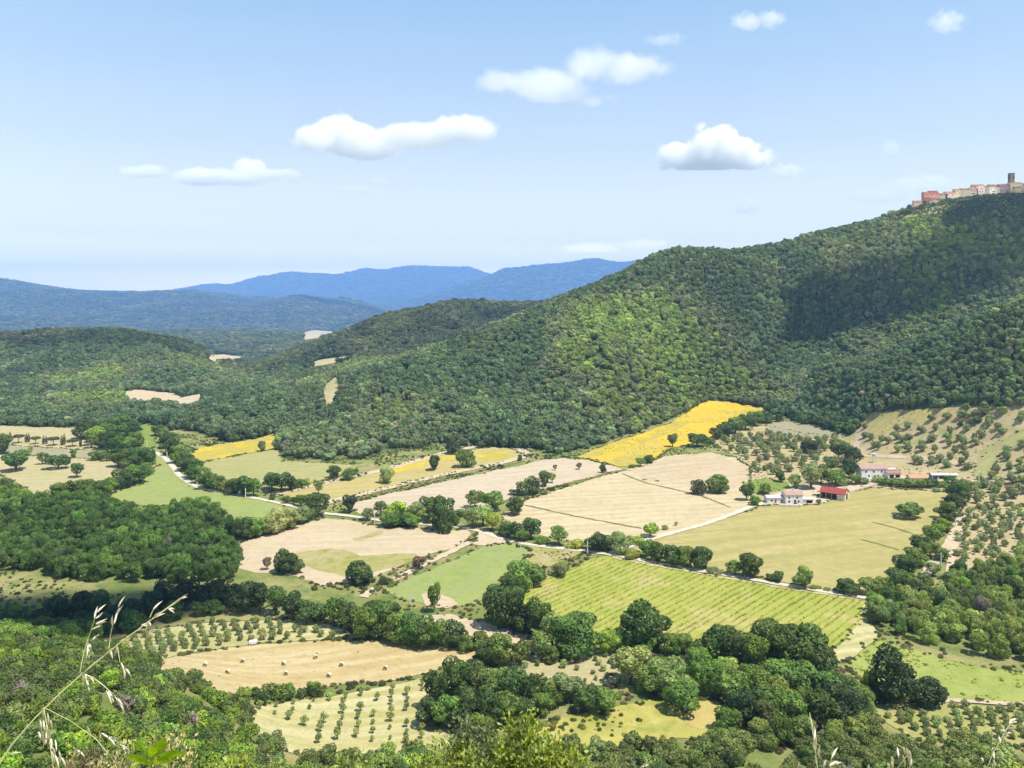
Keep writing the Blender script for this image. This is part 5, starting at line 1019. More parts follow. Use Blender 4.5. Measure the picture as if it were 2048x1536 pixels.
def ridge_wall(name, label, uv, h, th, mat, cat='wall'):
    w = unproj(densify(uv, 6, 0, closed=False)); o = w[len(w)//2].copy(); q = w-o; t = np.gradient(q[:, :2], axis=0); t /= np.linalg.norm(t, axis=1)[:, None]+1e-9
    nn = np.stack([-t[:, 1], t[:, 0]], 1)*th/2
    v = np.concatenate([np.column_stack([q[:, :2]+s*nn, q[:, 2]+dz]) for s in (-1, 1) for dz in (-.4, h)]); m = len(q); i = np.arange(m-1)
    f = np.concatenate([np.stack(x, 1) for x in ((i, i+1, i+1+m, i+m), (i+2*m, i+3*m, i+1+3*m, i+1+2*m), (i+m, i+1+m, i+1+3*m, i+3*m))])
    f = np.concatenate([f, np.array([(0, m, 3*m, 2*m), (m-1, 3*m-1, 4*m-1, 2*m-1)])])
    return tag(link(name, np_mesh(name, v, f), mat, None, tuple(o)), label, cat)
ridge_wall('stone_wall', 'pale terrace wall along the drive above the wheat field', [(1694, 988), (1715, 982), (1740, 975), (1768, 968)], 1.3, .5, W_['stone'])
ridge_wall('stone_wall', 'low white wall in front of the farm cottage', [(1560, 1012), (1590, 1012), (1606, 1010)], 1.0, .3, W_['white'])
e = tag(empty('paddock_fence', tuple(at(1560, 1013))), 'dark post and rail fence in front of the low shed', 'fence')
o = np.array(e.location); w = unproj(densify([(1528, 1012), (1560, 1014), (1600, 1016)], 5, 0, closed=False)); w = w-o
part('rail', [tube(w+np.array([0, 0, z]), [.06]*len(w), 4) for z in (.6, 1.1)], M['bark'], e)
for q in w[::2]: part('post', tube([q+np.array([0, 0, -.3]), q+np.array([0, 0, 1.35])], [.09, .08], 5), M['bark'], e)
p = at(1636, 992)
r = R_(4); lg = []
for i in range(16):
    a = r.uniform(-.5, .5); c = np.array([r.uniform(-3.4, 3.4), r.uniform(-1, 1), .25+.3*(i % 3)]); dv = np.array([math.cos(a), math.sin(a), 0])*r.uniform(1, 1.8); lg.append(tube([c-dv, c+dv], [.2, .18], 6))
e = tag(part('log_pile', lg, M['bark'], None), 'brown heap of cut logs between the cottage and the barn', 'log pile'); e.location = tuple(p)
def car(name, label, u, v, rz, col):
    p = at(u, v); e = tag(empty(name, tuple(p+np.array([0, 0, .3])), rz), label, 'car'); pm = plain(name+'_paint', col, rough=.25, spec=.5, var=.02)
    prof = [(-2.1, .35), (-2.1, .8), (-1.95, .95), (-1.1, 1.0), (-.55, 1.48), (.95, 1.5), (1.75, 1.0), (2.08, .9), (2.1, .35)]
    v_ = np.array([(x, s*(.84 if z < 1.2 else .68), z) for s in (-1, 1) for x, z in prof]); m = len(prof)
    f = np.array([(i, i+1, i+1+m, i+m) for i in range(m-1)]+[(0, m, 2*m-1, m-1)]); bm_ = bpy.data.meshes.new('body')
    bm_.from_pydata([tuple(q) for q in v_], [], [tuple(q) for q in f]+[tuple(range(m))[::-1], tuple(range(m, 2*m))]); link('body', bm_, pm, e)
    part('window', [boxv(-.75, .95, s*.775-.02, s*.775+.02, 1.04, 1.4) for s in (-1, 1)]+[(np.array([(-1.07, -.66, 1.04), (-1.07, .66, 1.04), (-.6, .62, 1.45), (-.6, -.62, 1.45)]), np.array([(0, 1, 2, 3)]))], M['glass'], e)
    for x in (-1.3, 1.3):
        for s in (-.8, .8): part('wheel', tube([(x, s-.1, .33), (x, s-.099, .33), (x, s+.099, .33), (x, s+.1, .33)], [.02, .33, .33, .02], 12), M['black_and_shade'], e)
car('parked_car', 'grey car parked above the red barn', 1699, 968, .3, (.35, .38, .43))
p = at(506, 1289); e = tag(empty('water_tank', tuple(p+np.array([0, 0, .2])), .15), 'small white water tank among the olive rows', 'water tank')
part('tank', [boxv(-1.25, 1.25, -.7, .7, .15, 1.15), tube([(0, 0, z) for z in (1.151, 1.152, 1.3, 1.302)], [.02, .35, .33, .02], 12)], W_['white'], e); part('pallet', [boxv(-1.25, 1.25, y_-.1, y_+.1, -.1, .147) for y_ in (-.6, 0, .6)], M['bark'], e)
for k, (u, v, lab) in enumerate([(1289, 960, 'left one of two dark brush heaps on the stubble field'), (1315, 963, 'right one of two dark brush heaps on the stubble field')]):
    p = at(u, v); r = R_(20+k); g = []
    for i in range(26):
        c = np.array([r.normal(0, .8), r.normal(0, .4), .1+abs(r.normal(.25, .2))]); dv = r.normal(0, .6, 3)*np.array([1, 1, .4]); g.append(tube([c-dv, c+dv], [.07, .03], 4))
    e = tag(part('brush_heap', g, M['bark'], None), lab, 'brush heap', 'brush heaps on the stubble field'); e.location = tuple(p+np.array([0, 0, .15]))

# white utility poles
POLES = [(294, 900, 18, 'farthest one, at the bend by the grass clearing'), (334, 913, 10, 'short looking one among the hedge oaks at the bend'), (394, 970, 18, 'one by the hedge oaks half way down the bend'), (491, 997, 21, 'one beside the green meadow'), (601, 1010, 20, 'one at the foot of the dirt track'),
         (749, 1049, 29, 'one above the tilled field'), (1175, 1109, 26, 'one at the top corner of the vineyard'), (1490, 1153, 30, 'one between vineyard and wheat field'), (821, 1212, 25, 'one in the bare corner left of the lone poplar'), (1882, 1136, 31, 'one on the sandy path right of the hedge oaks'),
         (1876, 975, 20, 'one in front of the long open shelter'), (1958, 970, 30, 'one among the olives right of the long shelter'), (1933, 992, 16, 'one rising out of the hedge oaks near the wheat field corner'), (1911, 1054, 17, 'one beside the small olives of the stony slope'), (2025, 1050, 16, 'rightmost one among the small olives'), (1838, 1100, 14, 'one hidden behind the hedge oaks')]
M['pole'] = plain('pale_concrete', (.78, .76, .74))
w = unproj([(a, b) for a, b, *_ in POLES]); PT = []
for (u, v, h, lab), p in zip(POLES, w):
    H = h*p[1]/F; e = tag(empty('utility_pole', tuple(p), TR.uniform(-.5, .5)), 'pale utility pole, '+lab, 'utility pole', 'utility poles of the valley')
    part('pole', tube([(0, 0, -.5), (0, 0, H)], [.27, .2], 8), M['pole'], e); a_ = part('crossarm', boxv(-.7, .7, -.06, .06, H-.75, H-.62), M['metal'], e)
    for x in (-.6, 0, .6): part('insulator', tube([(x, 0, H-.617), (x, 0, H-.4)], [.05, .04], 6), M['metal'], a_)
    PT.append(p+np.array([0, 0, H-.45]))
for a_, b_, lab in ((12, 11, 'upper pale wire sagging between the poles beside the olives'), (13, 12, 'lower pale wire sagging between the poles beside the hedge oaks')):
    A, B = PT[a_], PT[b_]; t = np.linspace(0, 1, 14)[:, None]; L_ = A+(B-A)*t-np.array([0, 0, 1.4])*(4*t*(1-t))
    e = tag(part('power_line', tube(L_-A, [.03]*14, 4), M['metal'], None), lab, 'wire'); e.location = tuple(A)

# the hilltop village
YV = 1243.0
def vhouse(name, label, u0, u1, vt, vb, wall, roof, wins, y=YV, rh=2.0, axis='x', d=9, doors=(), flat=False, cat='house', rz=0.0):
    s = y/F; x = ((u0+u1)/2-U0)*s; w = (u1-u0)*s; z = zv(y, vb); h = (vb-vt)*s-(0 if flat else rh)
    return house(name, label, cat, (x, y, z), rz, w-.8, d, max(h, 2), rh, wall, roof, wins, doors, axis, group='houses of the hilltop village', flat=flat)
e = vhouse('village_house', 'red villa with white balcony bands at the left end of the village', 1845, 1876, 384, 399, 'red', 'terra', [(-8, 5.2, 1.2, 1.7), (-5, 5.2, 1.2, 1.7), (0, 5.2, 1.6, 2.2), (7, 5.2, 1.4, 1.7)], rh=1.5)
part('balcony', [boxv(-11.5, 11.5, -6.2, -4.53, 3.4, 3.7), boxv(-11.5, 11.5, -6.25, -6.05, 3.703, 4.5)], W_['pink'], e); part('balcony', boxv(-2, 11.5, -6.0, -4.53, 1.2, 2.2), W_['rose'], e)
part('upper_storey', boxv(-2.5, 9.5, -3.5, 3.5, 9.4, 12.6), W_['red'], e); part('upper_roof', boxv(-3.2, 10.2, -4.2, 4.2, 12.603, 13.0), RF['terra'], e)
vhouse('village_house', 'small cream house with an arch painted dark as shade, lowest on the left', 1825, 1836, 411, 423, 'cream', 'terra', [], y=1230, rh=1.2, d=7, doors=[(-.6, 1.6, 3.2, 3.4, 'black_and_shade')])
vhouse('village_house', 'pink terraced house just above the cream one', 1826, 1843, 401, 412, 'pink', 'terra', [(-3, 4, 1.3, 1.4), (0, 4, 1.3, 1.4)], y=1240, rh=1.4, d=7)
vhouse('village_house', 'pale stone house with a wide gable below the red villa', 1856, 1880, 399, 416, 'stone', 'terra', [(2.5, 2.5, 1.3, 1.6)], y=1226, rh=3.0, axis='y', d=9)
vhouse('retaining_wall', 'low pale retaining wall below the pink terraced house', 1839, 1853, 415, 420, 'rose', 'brown', [], y=1222, flat=True, d=3, cat='wall', rh=.3)
vhouse('retaining_wall', 'low pale retaining wall below the wide stone house', 1853, 1868, 418, 424, 'stone', 'brown', [], y=1216, flat=True, d=3, cat='wall', rh=.3)
vhouse('village_house', 'grey stone house right of the red villa', 1876, 1892, 386, 398, 'grey', 'terra', [(-3, 4.5, 1, 1.3), (2, 4.5, 1, 1.3), (3, 1.5, 1, 1.3)])
vhouse('village_house', 'low rose house with a long red roof', 1888, 1908, 383, 394, 'rose', 'terra', [(-4, 2, 1.2, 1.4), (3, 2, 1.2, 1.4)], rh=2.4)
vhouse('village_house', 'bright cream tower like house left of the long stone house', 1907, 1919, 378, 392, 'cream', 'terra', [(-1, 5.5, 1, 1.4), (2, 3, 1, 1.4)], rh=1.6)
vhouse('village_house', 'long grey stone house in the middle of the village', 1919, 1938, 377, 392, 'stone', 'brown', [(-4, 5, 1, 1.4)], rh=1.6)
vhouse('village_house', 'stone house with two windows over a dark balcony', 1937, 1953, 376, 392, 'stone', 'pink', [(-3.4, 6.5, 1.3, 1.5), (1.2, 6.5, 1.3, 1.5), (-1.2, 2.4, 5.0, 1.2)], rh=1.6)
vhouse('village_house', 'tall rose house under a broad red gable roof', 1950, 1968, 369, 390, 'rose', 'terra', [(2, 4, 1.4, 1.3), (-2, 4, 1.4, 1.3), (1, 8.5, 1.4, 1.3)], rh=3.4, axis='y')
vhouse('village_house', 'set back red roofed house left of the broad gable', 1943, 1958, 369, 378, 'pink', 'terra', [], y=1252, rh=2.0)
vhouse('village_house', 'narrow grey house between two red roofs', 1968, 1976, 372, 388, 'grey', 'brown', [(0, 6, 1, 1.4)], rh=1.2)
vhouse('village_house', 'white fronted house under a dark red roof', 1975, 1991, 369, 389, 'white', 'brown', [(1, 3.4, 4, 1.3), (-3, 7, 1, 1.3), (2, 7, 1, 1.3)], rh=3.6)
vhouse('village_house', 'small pale house beside the large one painted in shade', 1989, 1997, 373, 389, 'rose', 'terra', [(0, 6, 1, 1.4)], rh=1.2)
vhouse('village_house', 'large house, shade painted into its mauve walls, with a dark roof left of the church', 1995, 2017, 368, 390, 'mauve', 'brown', [(4, 5, 4, 1.4), (4, 2, 4, 1.4), (-5, 6, 1.2, 1.5), (-2, 6, 1.2, 1.5)], rh=3.0)
vhouse('church', 'cream church hall under a low red roof beside the tower', 2016, 2041, 365, 386, 'cream', 'terra', [(-5, 7, 1.2, 2)], rh=1.8, d=12, cat='church')
vhouse('village_house', 'cream lean-to in front of the church', 2029, 2041, 374, 386, 'cream', 'brown', [], y=1233, rh=1.2, d=5)
vhouse('village_house', 'rose house at the right end, past the church', 2042, 2060, 367, 382, 'rose', 'brown', [(-3, 5, 1, 1.4)], rh=2.2)
e = tag(empty('bell_tower', ((2022.5-U0)*1256/F, 1256, zv(1256, 384))), 'dark square stone bell tower above the village', 'tower')
S_ = 1256/F; hT = (384-347)*S_; wT = 8.6*S_
part('shaft', boxv(-wT/2, wT/2, -wT/2, wT/2, -4, hT-1.2), W_['dark'], e); part('cornice', boxv(-wT/2-.4, wT/2+.4, -wT/2-.4, wT/2+.4, hT-1.197, hT-.4), W_['dark'], e)
for x in (-2.6, 0, 2.6): part('merlon', boxv(x-.7, x+.7, -wT/2-.38, wT/2+.38, hT-.397, hT+.5), W_['dark'], e)
part('belfry_shade_panel', boxv(.6, 2.1, -wT/2-.05, -wT/2+.1, hT-9, hT-4), M['black_and_shade'], e); part('belfry_shade_panel', boxv(-wT/2-.05, -wT/2+.1, -.8, .8, hT-9, hT-4), M['black_and_shade'], e)  # nothing is cut out: dark panels paint the shade of the belfry
VB_ = [(1796, 431, 10, 12, 'o'), (1804, 428, 18, 18, 'o'), (1812, 424, 18, 14, 'o'), (1788, 432, 10, 10, 'm'), (1818, 424, 12, 12, 'o'), (1846, 412, 12, 12, 'o'), (1852, 414, 14, 14, 'm'), (1849, 404, 9, 9, 'o'), (1884, 404, 14, 14, 'g'), (1892, 402, 12, 12, 'o'), (1899, 402, 14, 14, 'm'), (1886, 416, 12, 14, 'g'), (1876, 422, 10, 14, 'o'), (1893, 418, 8, 10, 'm'), (1905, 406, 12, 14, 'o'), (1915, 402, 10, 12, 'o'),
       (1922, 402, 10, 12, 'g'), (1931, 400, 11, 12, 'm'), (1946, 400, 8, 11, 'o'), (1959, 398, 9, 12, 'o'), (1972, 396, 9, 11, 'o'), (1984, 397, 9, 12, 'o'), (1996, 396, 8, 12, 'o'), (2008, 396, 9, 12, 'm'), (2024, 394, 18, 16, 'b'), (2033, 392, 12, 14, 'm'), (2043, 392, 12, 14, 'm'), (1868, 419, 8, 8, 'm'), (1862, 428, 7, 12, 'm'), (1908, 414, 8, 12, 'g')]
def vput(k, it): return '{c} bush or tree, {n} from the left on the slope under the village houses'.format(c=WORD[it[4]].capitalize(), n=(ORD+['twenty-ninth', 'thirtieth'])[k])
VB_.sort(key=lambda i: i[0])
for k, it in enumerate(VB_):
    y = 1215.0 if it[1] > 404 else 1228.0; s = y/F; x = (it[0]-U0)*s; z = min(zv(y, it[1]), float(terrain(x, y))+3)
    make_tree('bush', vput(k, it), 'bush', 'bushes under the village', (x, y, z-.5), it[2]*s*.62, it[3]*s*.85, 'bush', it[4], None, parts=False)
# ---------------------------------------------------------------- clouds
def cloud_mat(name, blobs, size, dens, amp=.5, nsc=6.0, flat=.0, soft=.35):
    """a body of mist: union of soft lumps roughened by noise; blobs in metres about the cloud's centre"""
    n = N(name); p = n.n('ShaderNodeTexCoord').outputs['Object']; f = None
    for bx, by, bz, rx, ry, rz in blobs:
        mp = n.n('ShaderNodeMapping', vector_type='POINT'); n.put(mp, 'Vector', p); mp.inputs['Location'].default_value = (-bx/rx, -by/ry, -bz/rz); mp.inputs['Scale'].default_value = (1/rx, 1/ry, 1/rz)
        ln = n.n('ShaderNodeVectorMath', operation='LENGTH'); n.put(ln, 0, mp.outputs[0]); v = n.math('SUBTRACT', 1.0, ln.outputs['Value'])
        f = v if f is None else n.math('SMOOTH_MAX', f, v, .12)
    sz_ = n.n('ShaderNodeSeparateXYZ'); n.put(sz_, 0, p); f = n.math('SUBTRACT', f, n.math('MULTIPLY', n.math('MAXIMUM', n.math('SUBTRACT', flat, sz_.outputs['Z']), 0.0), 12.0/size))
    ns = n.noise(p, nsc/size, 6, .6, .5); ns = n.math('MULTIPLY', n.math('SUBTRACT', ns, .52), amp*3.0)
    d = n.math('MULTIPLY', n.ramp(n.math('ADD', f, ns), .02, soft), dens*.62)
    v = n.n('ShaderNodeVolumePrincipled'); v.inputs['Color'].default_value = (.985, .985, .985, 1); v.inputs['Density Attribute'].default_value = ''; v.inputs['Anisotropy'].default_value = .0
    n.put(v, 'Density', d); n.t.links.new(v.outputs[0], n.out.inputs['Volume']); return n.m
def ico_ellipsoid(name, r, subd=2):
    import bmesh
    b = bmesh.new(); bmesh.ops.create_icosphere(b, subdivisions=subd, radius=1.0)
    for v in b.verts: v.co = Vector((v.co.x*r[0], v.co.y*r[1], v.co.z*r[2]))
    me = bpy.data.meshes.new(name); b.to_mesh(me); b.free(); return me
def cloud(label, u, v, w, h, lumps, dens, amp=.5, soft=.55):
    """lumps: (u, v, half width, half height) in the picture"""
    y = 1.1*(HZ_TOP-ZC)*F/(V0-(v+h*.95)); dens = dens*5600/y     # far enough to float above the hazy layer
    s = y/F; c = np.array([(u-U0)*s, y, zv(y, v)]); bl = []
    for a, b, rw, rh in lumps: bl.append(((a-u)*s, TR.normal(0, .06)*w*s, (v-b)*s, rw*s*1.2, rw*s*.9, rh*s*1.3))
    me = ico_ellipsoid('cloud', (w*s*.82, w*s*.5, h*s*.95))
    o = link('cloud', me, cloud_mat('cloud_mist', bl, w*s, dens, amp, flat=-h*s*.28, soft=soft), None, tuple(c)); tag(o, label, 'cloud', 'clouds over the valley')
if CLOUDS:
    cloud('bright white puffy cloud with a flat base, right of centre', 1428, 305, 240, 100, [(1380, 312, 60, 26), (1430, 290, 46, 36), (1450, 312, 70, 28), (1500, 318, 46, 18), (1405, 300, 40, 30)], .034, soft=.32, amp=.6)
    cloud('small faint puff at the right tail of the bright white cloud', 1572, 344, 75, 42, [(1572, 344, 32, 16)], .014, amp=.6)
    cloud('large white cloud with a long right hand tail, left of centre', 780, 275, 400, 110, [(690, 272, 62, 40), (640, 290, 46, 24), (740, 285, 70, 30), (830, 275, 80, 20), (930, 264, 50, 24), (690, 255, 30, 26)], .022, soft=.36, amp=.62)
    cloud('broken pinkish white cloud, highest of the big ones', 1145, 152, 400, 130, [(1090, 165, 90, 30), (1180, 130, 60, 34), (1260, 140, 70, 24), (1010, 165, 60, 20), (1110, 185, 80, 18), (1190, 200, 50, 18)], .006, amp=.65)
    cloud('long low ragged cloud at the left', 440, 345, 340, 70, [(400, 352, 60, 16), (490, 332, 36, 22), (450, 355, 90, 14), (550, 352, 50, 9)], .03, amp=.6)
    cloud('small white cloud left of the long ragged one', 286, 343, 100, 44, [(270, 345, 30, 14), (308, 346, 30, 13)], .026, amp=.55)
    cloud('small faint cloud near the upper edge, right of centre', 1512, 44, 110, 52, [(1495, 46, 34, 18), (1538, 42, 28, 16)], .008, amp=.6)
    cloud('faint round cloud near the upper right corner', 1893, 45, 90, 66, [(1893, 45, 34, 24)], .006, amp=.6)
    cloud('tiny round puff above the hill, left of the tower', 1780, 298, 44, 42, [(1780, 298, 19, 18)], .009, amp=.5)
    cloud('faint thin cloud left of the small upper cloud', 1330, 78, 90, 28, [(1330, 78, 40, 9)], .0045, amp=.6)
    cloud('thin pale cloud under the large left of centre cloud', 725, 378, 110, 30, [(715, 380, 46, 9), (762, 360, 18, 6)], .009, amp=.6)
    cloud('soft pale cloud between bright cloud and hill', 1490, 415, 90, 44, [(1490, 416, 36, 16)], .009, amp=.6)
    cloud('wide faint cloud bank behind the village', 1805, 382, 230, 60, [(1760, 395, 70, 14), (1840, 370, 70, 18)], .007, amp=.6)
    cloud('thin pale streak of cloud low over the far hills', 1265, 492, 220, 36, [(1180, 495, 60, 10), (1280, 490, 50, 9)], .011, amp=.6)

# two clouds out of the picture that throw the big shadows
def shade_cloud(label, uv, alt, y0, thick, ymax=1243.0):
    w = unproj(densify(uv, 12, 1.2), y0, ymax); t = (alt-w[:, 2])/SUND[2]; q = w+SUND[None, :]*t[:, None]; o = q[:, :2]
    x0, y0_ = o.min(0); x1, y1 = o.max(0); g = max(x1-x0, y1-y0_)/34
    gx, gy = np.meshgrid(np.arange(x0+g/2, x1, g), np.arange(y0_+g/2, y1, g)); gx = gx.ravel(); gy = gy.ravel(); k = inpoly(gx, gy, o); gx, gy = gx[k], gy[k]
    r_ = delaunay_2d_cdt([Vector(a) for a in o]+[Vector(a) for a in zip(gx, gy)], [], [list(range(len(o)))], 1, 1e-3)
    v2 = np.array([(a.x, a.y) for a in r_[0]]); fs = np.array([f for f in r_[2] if len(f) == 3])
    dist = np.min(np.hypot(v2[:, None, 0]-o[None, :, 0], v2[:, None, 1]-o[None, :, 1]), axis=1); rim = dist < 1e-3
    hh = np.sqrt(np.clip(dist/(thick*.45), 0, 1))*thick*(.6+.8*fbm(v2[:, 0]/80, v2[:, 1]/80, 3))
    n_ = len(v2); top = np.column_stack([v2, alt+hh]); bot = np.column_stack([v2, alt-.25*hh])
    idx = np.arange(n_)+n_; idx[rim] = np.nonzero(rim)[0]
    v = np.concatenate([top, bot]); f = np.concatenate([fs, idx[fs][:, ::-1]])
    c = v.mean(0); me = np_mesh('cloud', v-c, f, smooth=True)
    n = N('shade_cloud_mist'); pv = n.n('ShaderNodeVolumePrincipled'); pv.inputs['Color'].default_value = (.985, .985, .985, 1); pv.inputs['Density'].default_value = .35; pv.inputs['Density Attribute'].default_value = ''
    n.t.links.new(pv.outputs[0], n.out.inputs['Volume'])
    tag(link('cloud', me, n.m, None, tuple(c)), label, 'cloud', 'clouds over the valley')
shade_cloud('thick cloud above the village hill that shades its flank', [(2300, 372), (2048, 388), (1990, 394), (1930, 400), (1918, 425), (1900, 470), (1868, 503), (1812, 521), (1757, 527), (1709, 541), (1658, 555), (1610, 585), (1576, 600), (1592, 640), (1574, 668), (1560, 692), (1629, 694), (1665, 676), (1731, 660), (1790, 650), (1850, 640), (1930, 600), (2048, 560), (2300, 500)], 1600.0, 900.0, 170)
shade_cloud('smaller cloud high above the near slope that shades the dark trees', [(-120, 1195), (60, 1196), (110, 1190), (250, 1190), (400, 1176), (480, 1184), (490, 1212), (420, 1226), (300, 1258), (215, 1288), (60, 1296), (-120, 1300)], 1500.0, 230.0, 90)
# a bird high over the valley
def bird(label, u, v, y, span):
    s = span; vs = [(-.5*s, 0, .06*s), (-.22*s, -.09*s, .1*s), (0, -.06*s, 0), (.22*s, -.09*s, .1*s), (.5*s, 0, .06*s), (.2*s, .08*s, .08*s), (0, .12*s, -.01*s), (-.2*s, .08*s, .08*s), (0, 0, -.06*s), (0, -.22*s, .01*s), (0, .3*s, 0)]
    b, fb = tube([(0, -.3*s, 0), (0, -.12*s, 0), (0, .12*s, 0), (0, .34*s, 0)], [.01*s, .07*s, .06*s, .02*s], 6)
    wv = []; wf = []
    for sg in (-1, 1):
        o_ = len(wv); wv += [(0, -.08*s, .02*s), (sg*.24*s, -.1*s, .1*s), (sg*.5*s, .04*s, .05*s), (sg*.22*s, .1*s, .09*s), (0, .12*s, .02*s)]; wf.append((o_, o_+1, o_+3, o_+4)); wf.append((o_+1, o_+2, o_+3, o_+3))
    vv, ff = merge([(b, fb), (np.array(wv), np.array([wf[0], wf[2]])), (np.array(wv), np.array([(1, 2, 3, 3), (6, 7, 8, 8)]))])
    k = y/F; e = tag(link('bird', np_mesh('bird', vv, ff), M['black_and_shade'], None, ((u-U0)*k, y, zv(y, v))), label, 'bird'); e.rotation_euler = (.2, .3, .6)
bird('tiny dark bird in the sky above the big left cloud', 625, 231, 170, .42)
bird('tiny dark bird in the sky at the upper right', 1939, 107, 260, .4)
# ---------------------------------------------------------------- plants right in front of the viewer
def P3(u, v, y): return np.array([(u-U0)*y/F, y, zv(y, v)])
n = N('dry_oat'); tcx = n.pos(); n.diffuse(n.mix(n.noise(tcx, 60, 3), (.68, .62, .50), (.50, .44, .32)), rough=.6, spec=.3); M['oat'] = n.m
n = N('oat_stem'); n.diffuse(n.mix(n.noise(tcx if False else n.pos(), 30, 3), (.55, .54, .24), (.70, .66, .40)), rough=.6, spec=.3); M['oatstem'] = n.m
def smooth_path(pts, k=24):
    pts = np.asarray(pts, float); d = np.r_[0, np.cumsum(np.linalg.norm(np.diff(pts, axis=0), axis=1))]; t = np.linspace(0, d[-1], k)
    q = np.stack([np.interp(t, d, pts[:, i]) for i in range(3)], 1)
    for _ in range(4): q[1:-1] = .25*q[:-2]+.5*q[1:-1]+.25*q[2:]
    return q
def husk(a, b, wid):
    """one dry spikelet from its base a to its pointed tip b"""
    t = np.linspace(0, 1, 7); pr = np.array([.25, .75, 1, .95, .7, .38, .05])*wid*.5
    d = b-a; side = np.cross(d, [0, 1, 0]); side /= np.linalg.norm(side)+1e-9
    return tube(a+np.outer(t, d)+np.outer(np.sin(t*math.pi)*wid*.25, side), pr, 6)
def oat(label, y, stem, husks, twigs=(), sw=2.2, ground=True, hw=6.5):
    """stem: picture points from tip to base; husks: (u0, v0, u1, v1[, width px]); twigs: polylines"""
    s = y/F; dy = lambda: y*(1+TR.normal(0, .012))
    base = P3(*stem[-1], y); path = [P3(u, v, y) for u, v in stem]
    g = float(terrain(base[0], base[1]))
    if ground: path += [base+(base-path[-2])*.6+np.array([0, 0, -.25]), np.array([base[0]*1.15, base[1]*.9, g-.02])]
    path = smooth_path(path, 40); o = path[-1].copy()
    e = tag(empty('oat_grass', tuple(o)), label, 'grass stalk', 'dry oat grass stalks at the viewpoint')
    part('stem', tube(path-o, np.linspace(sw*.45, sw*1.0, 40)*s, 6), M['oatstem'], e, True)
    for tw in twigs:
        q = smooth_path([P3(u, v, y) for u, v in tw], 14); part('twig', tube(q-o, np.linspace(1.1, .6, 14)*s, 5), M['oatstem'], e, True)
    for hsk in husks:
        a, b = P3(hsk[0], hsk[1], dy()), P3(hsk[2], hsk[3], dy()); wpx = hsk[4] if len(hsk) > 4 else hw
        vv, ff = husk(a-o, b-o, wpx*.72*s); part('spikelet', (vv, ff), M['oat'], e, True)
def c5(L): return [(a/4, 1152+b/4, c/4, 1152+d/4) for a, b, c, d in L]
H1 = [(1380, 235, 1505, 140), (1440, 185, 1500, 168), (1225, 268, 1303, 197), (1345, 262, 1398, 266), (1350, 268, 1400, 300), (1235, 335, 1325, 298), (1230, 330, 1290, 285), (1180, 445, 1335, 425), (1190, 440, 1290, 432), (1090, 440, 1170, 425), (1130, 395, 1190, 378), (1185, 370, 1175, 430), (1190, 372, 1210, 400), (1150, 398, 1205, 396),
      (945, 250, 1003, 157), (925, 330, 988, 228), (915, 380, 945, 270), (897, 395, 900, 312), (920, 345, 960, 250), (755, 340, 782, 240), (778, 290, 850, 225), (765, 340, 822, 290), (765, 382, 860, 340), (770, 390, 855, 365), (735, 425, 815, 390), (728, 522, 795, 465),
      (705, 535, 695, 650), (708, 540, 735, 605), (704, 540, 712, 660), (935, 560, 915, 640), (885, 595, 900, 665), (968, 690, 995, 790), (990, 740, 996, 835), (1000, 735, 1050, 805), (660, 790, 668, 890), (678, 780, 690, 865), (690, 830, 715, 925), (712, 797, 755, 860), (725, 800, 790, 855),
      (850, 915, 895, 1030), (865, 920, 910, 1005), (920, 965, 1000, 1100), (935, 975, 985, 1050)]
T1 = [[(640, 770), (665, 620), (715, 470), (760, 340), (780, 260)], [(872, 575), (885, 450), (905, 380), (945, 280)], [(1200, 330), (1215, 290), (1235, 258)], [(650, 775), (700, 790), (800, 850), (920, 960)], [(935, 545), (960, 690)], [(1180, 370), (1165, 440)]]
oat('long dry oat grass stalk slanting across the lower left corner', .95, [(a/4, 1152+b/4) for a, b in [(1460, 170), (1330, 265), (1180, 370), (1040, 460), (870, 580), (640, 770), (350, 1050), (0, 1400), (-200, 1600)]], c5(H1), [[(a/4, 1152+b/4) for a, b in t] for t in T1], sw=3.0, hw=5.4)
H2 = [(340, 1060, 345, 1140), (378, 1095, 388, 1200), (320, 1150, 330, 1240), (345, 1150, 352, 1230), (375, 1180, 368, 1290), (400, 1150, 415, 1230), (308, 1245, 325, 1310), (330, 1230, 350, 1350), (370, 1250, 365, 1350), (385, 1210, 375, 1330), (395, 1290, 420, 1390), (412, 1300, 405, 1400), (440, 1310, 452, 1400), (415, 1400, 430, 1500), (440, 1430, 470, 1530), (470, 1400, 485, 1490), (490, 1450, 525, 1530), (355, 1300, 345, 1370), (400, 1230, 392, 1340), (425, 1370, 440, 1470)]
oat('hanging tuft of dry oat grass below the slanting stalk', .9, [(350/4, 1152+1052/4), (375/4, 1152+1180/4), (395/4, 1152+1320/4), (425/4, 1152+1480/4), (118, 1560)], c5(H2), [], sw=1.6, hw=5.2)
H3 = [(700, 1205, 725, 1310), (800, 1255, 795, 1330), (810, 1255, 905, 1330), (870, 1290, 955, 1310), (900, 1310, 1000, 1350), (960, 1350, 1045, 1400), (975, 1350, 1010, 1430), (880, 1300, 930, 1370), (580, 1365, 640, 1430), (610, 1385, 680, 1450), (525, 1330, 530, 1362), (80, 1425, 175, 1412)]
oat('thin drooping oat grass with spikelets over the pale shrub', 1.0, [(350/4, 1152+1050/4), (450/4, 1152+1072/4), (620/4, 1152+1145/4), (800/4, 1152+1245/4), (960/4, 1152+1340/4), (250, 1500), (262, 1560)], c5(H3), [], sw=1.1, hw=5.6)
def c6(L): return [(1560+a/4.197, 1400+b/4.197, 1560+c/4.197, 1400+d/4.197) for a, b, c, d in L]
q6 = lambda a, b: (1560+a/4.197, 1400+b/4.197)
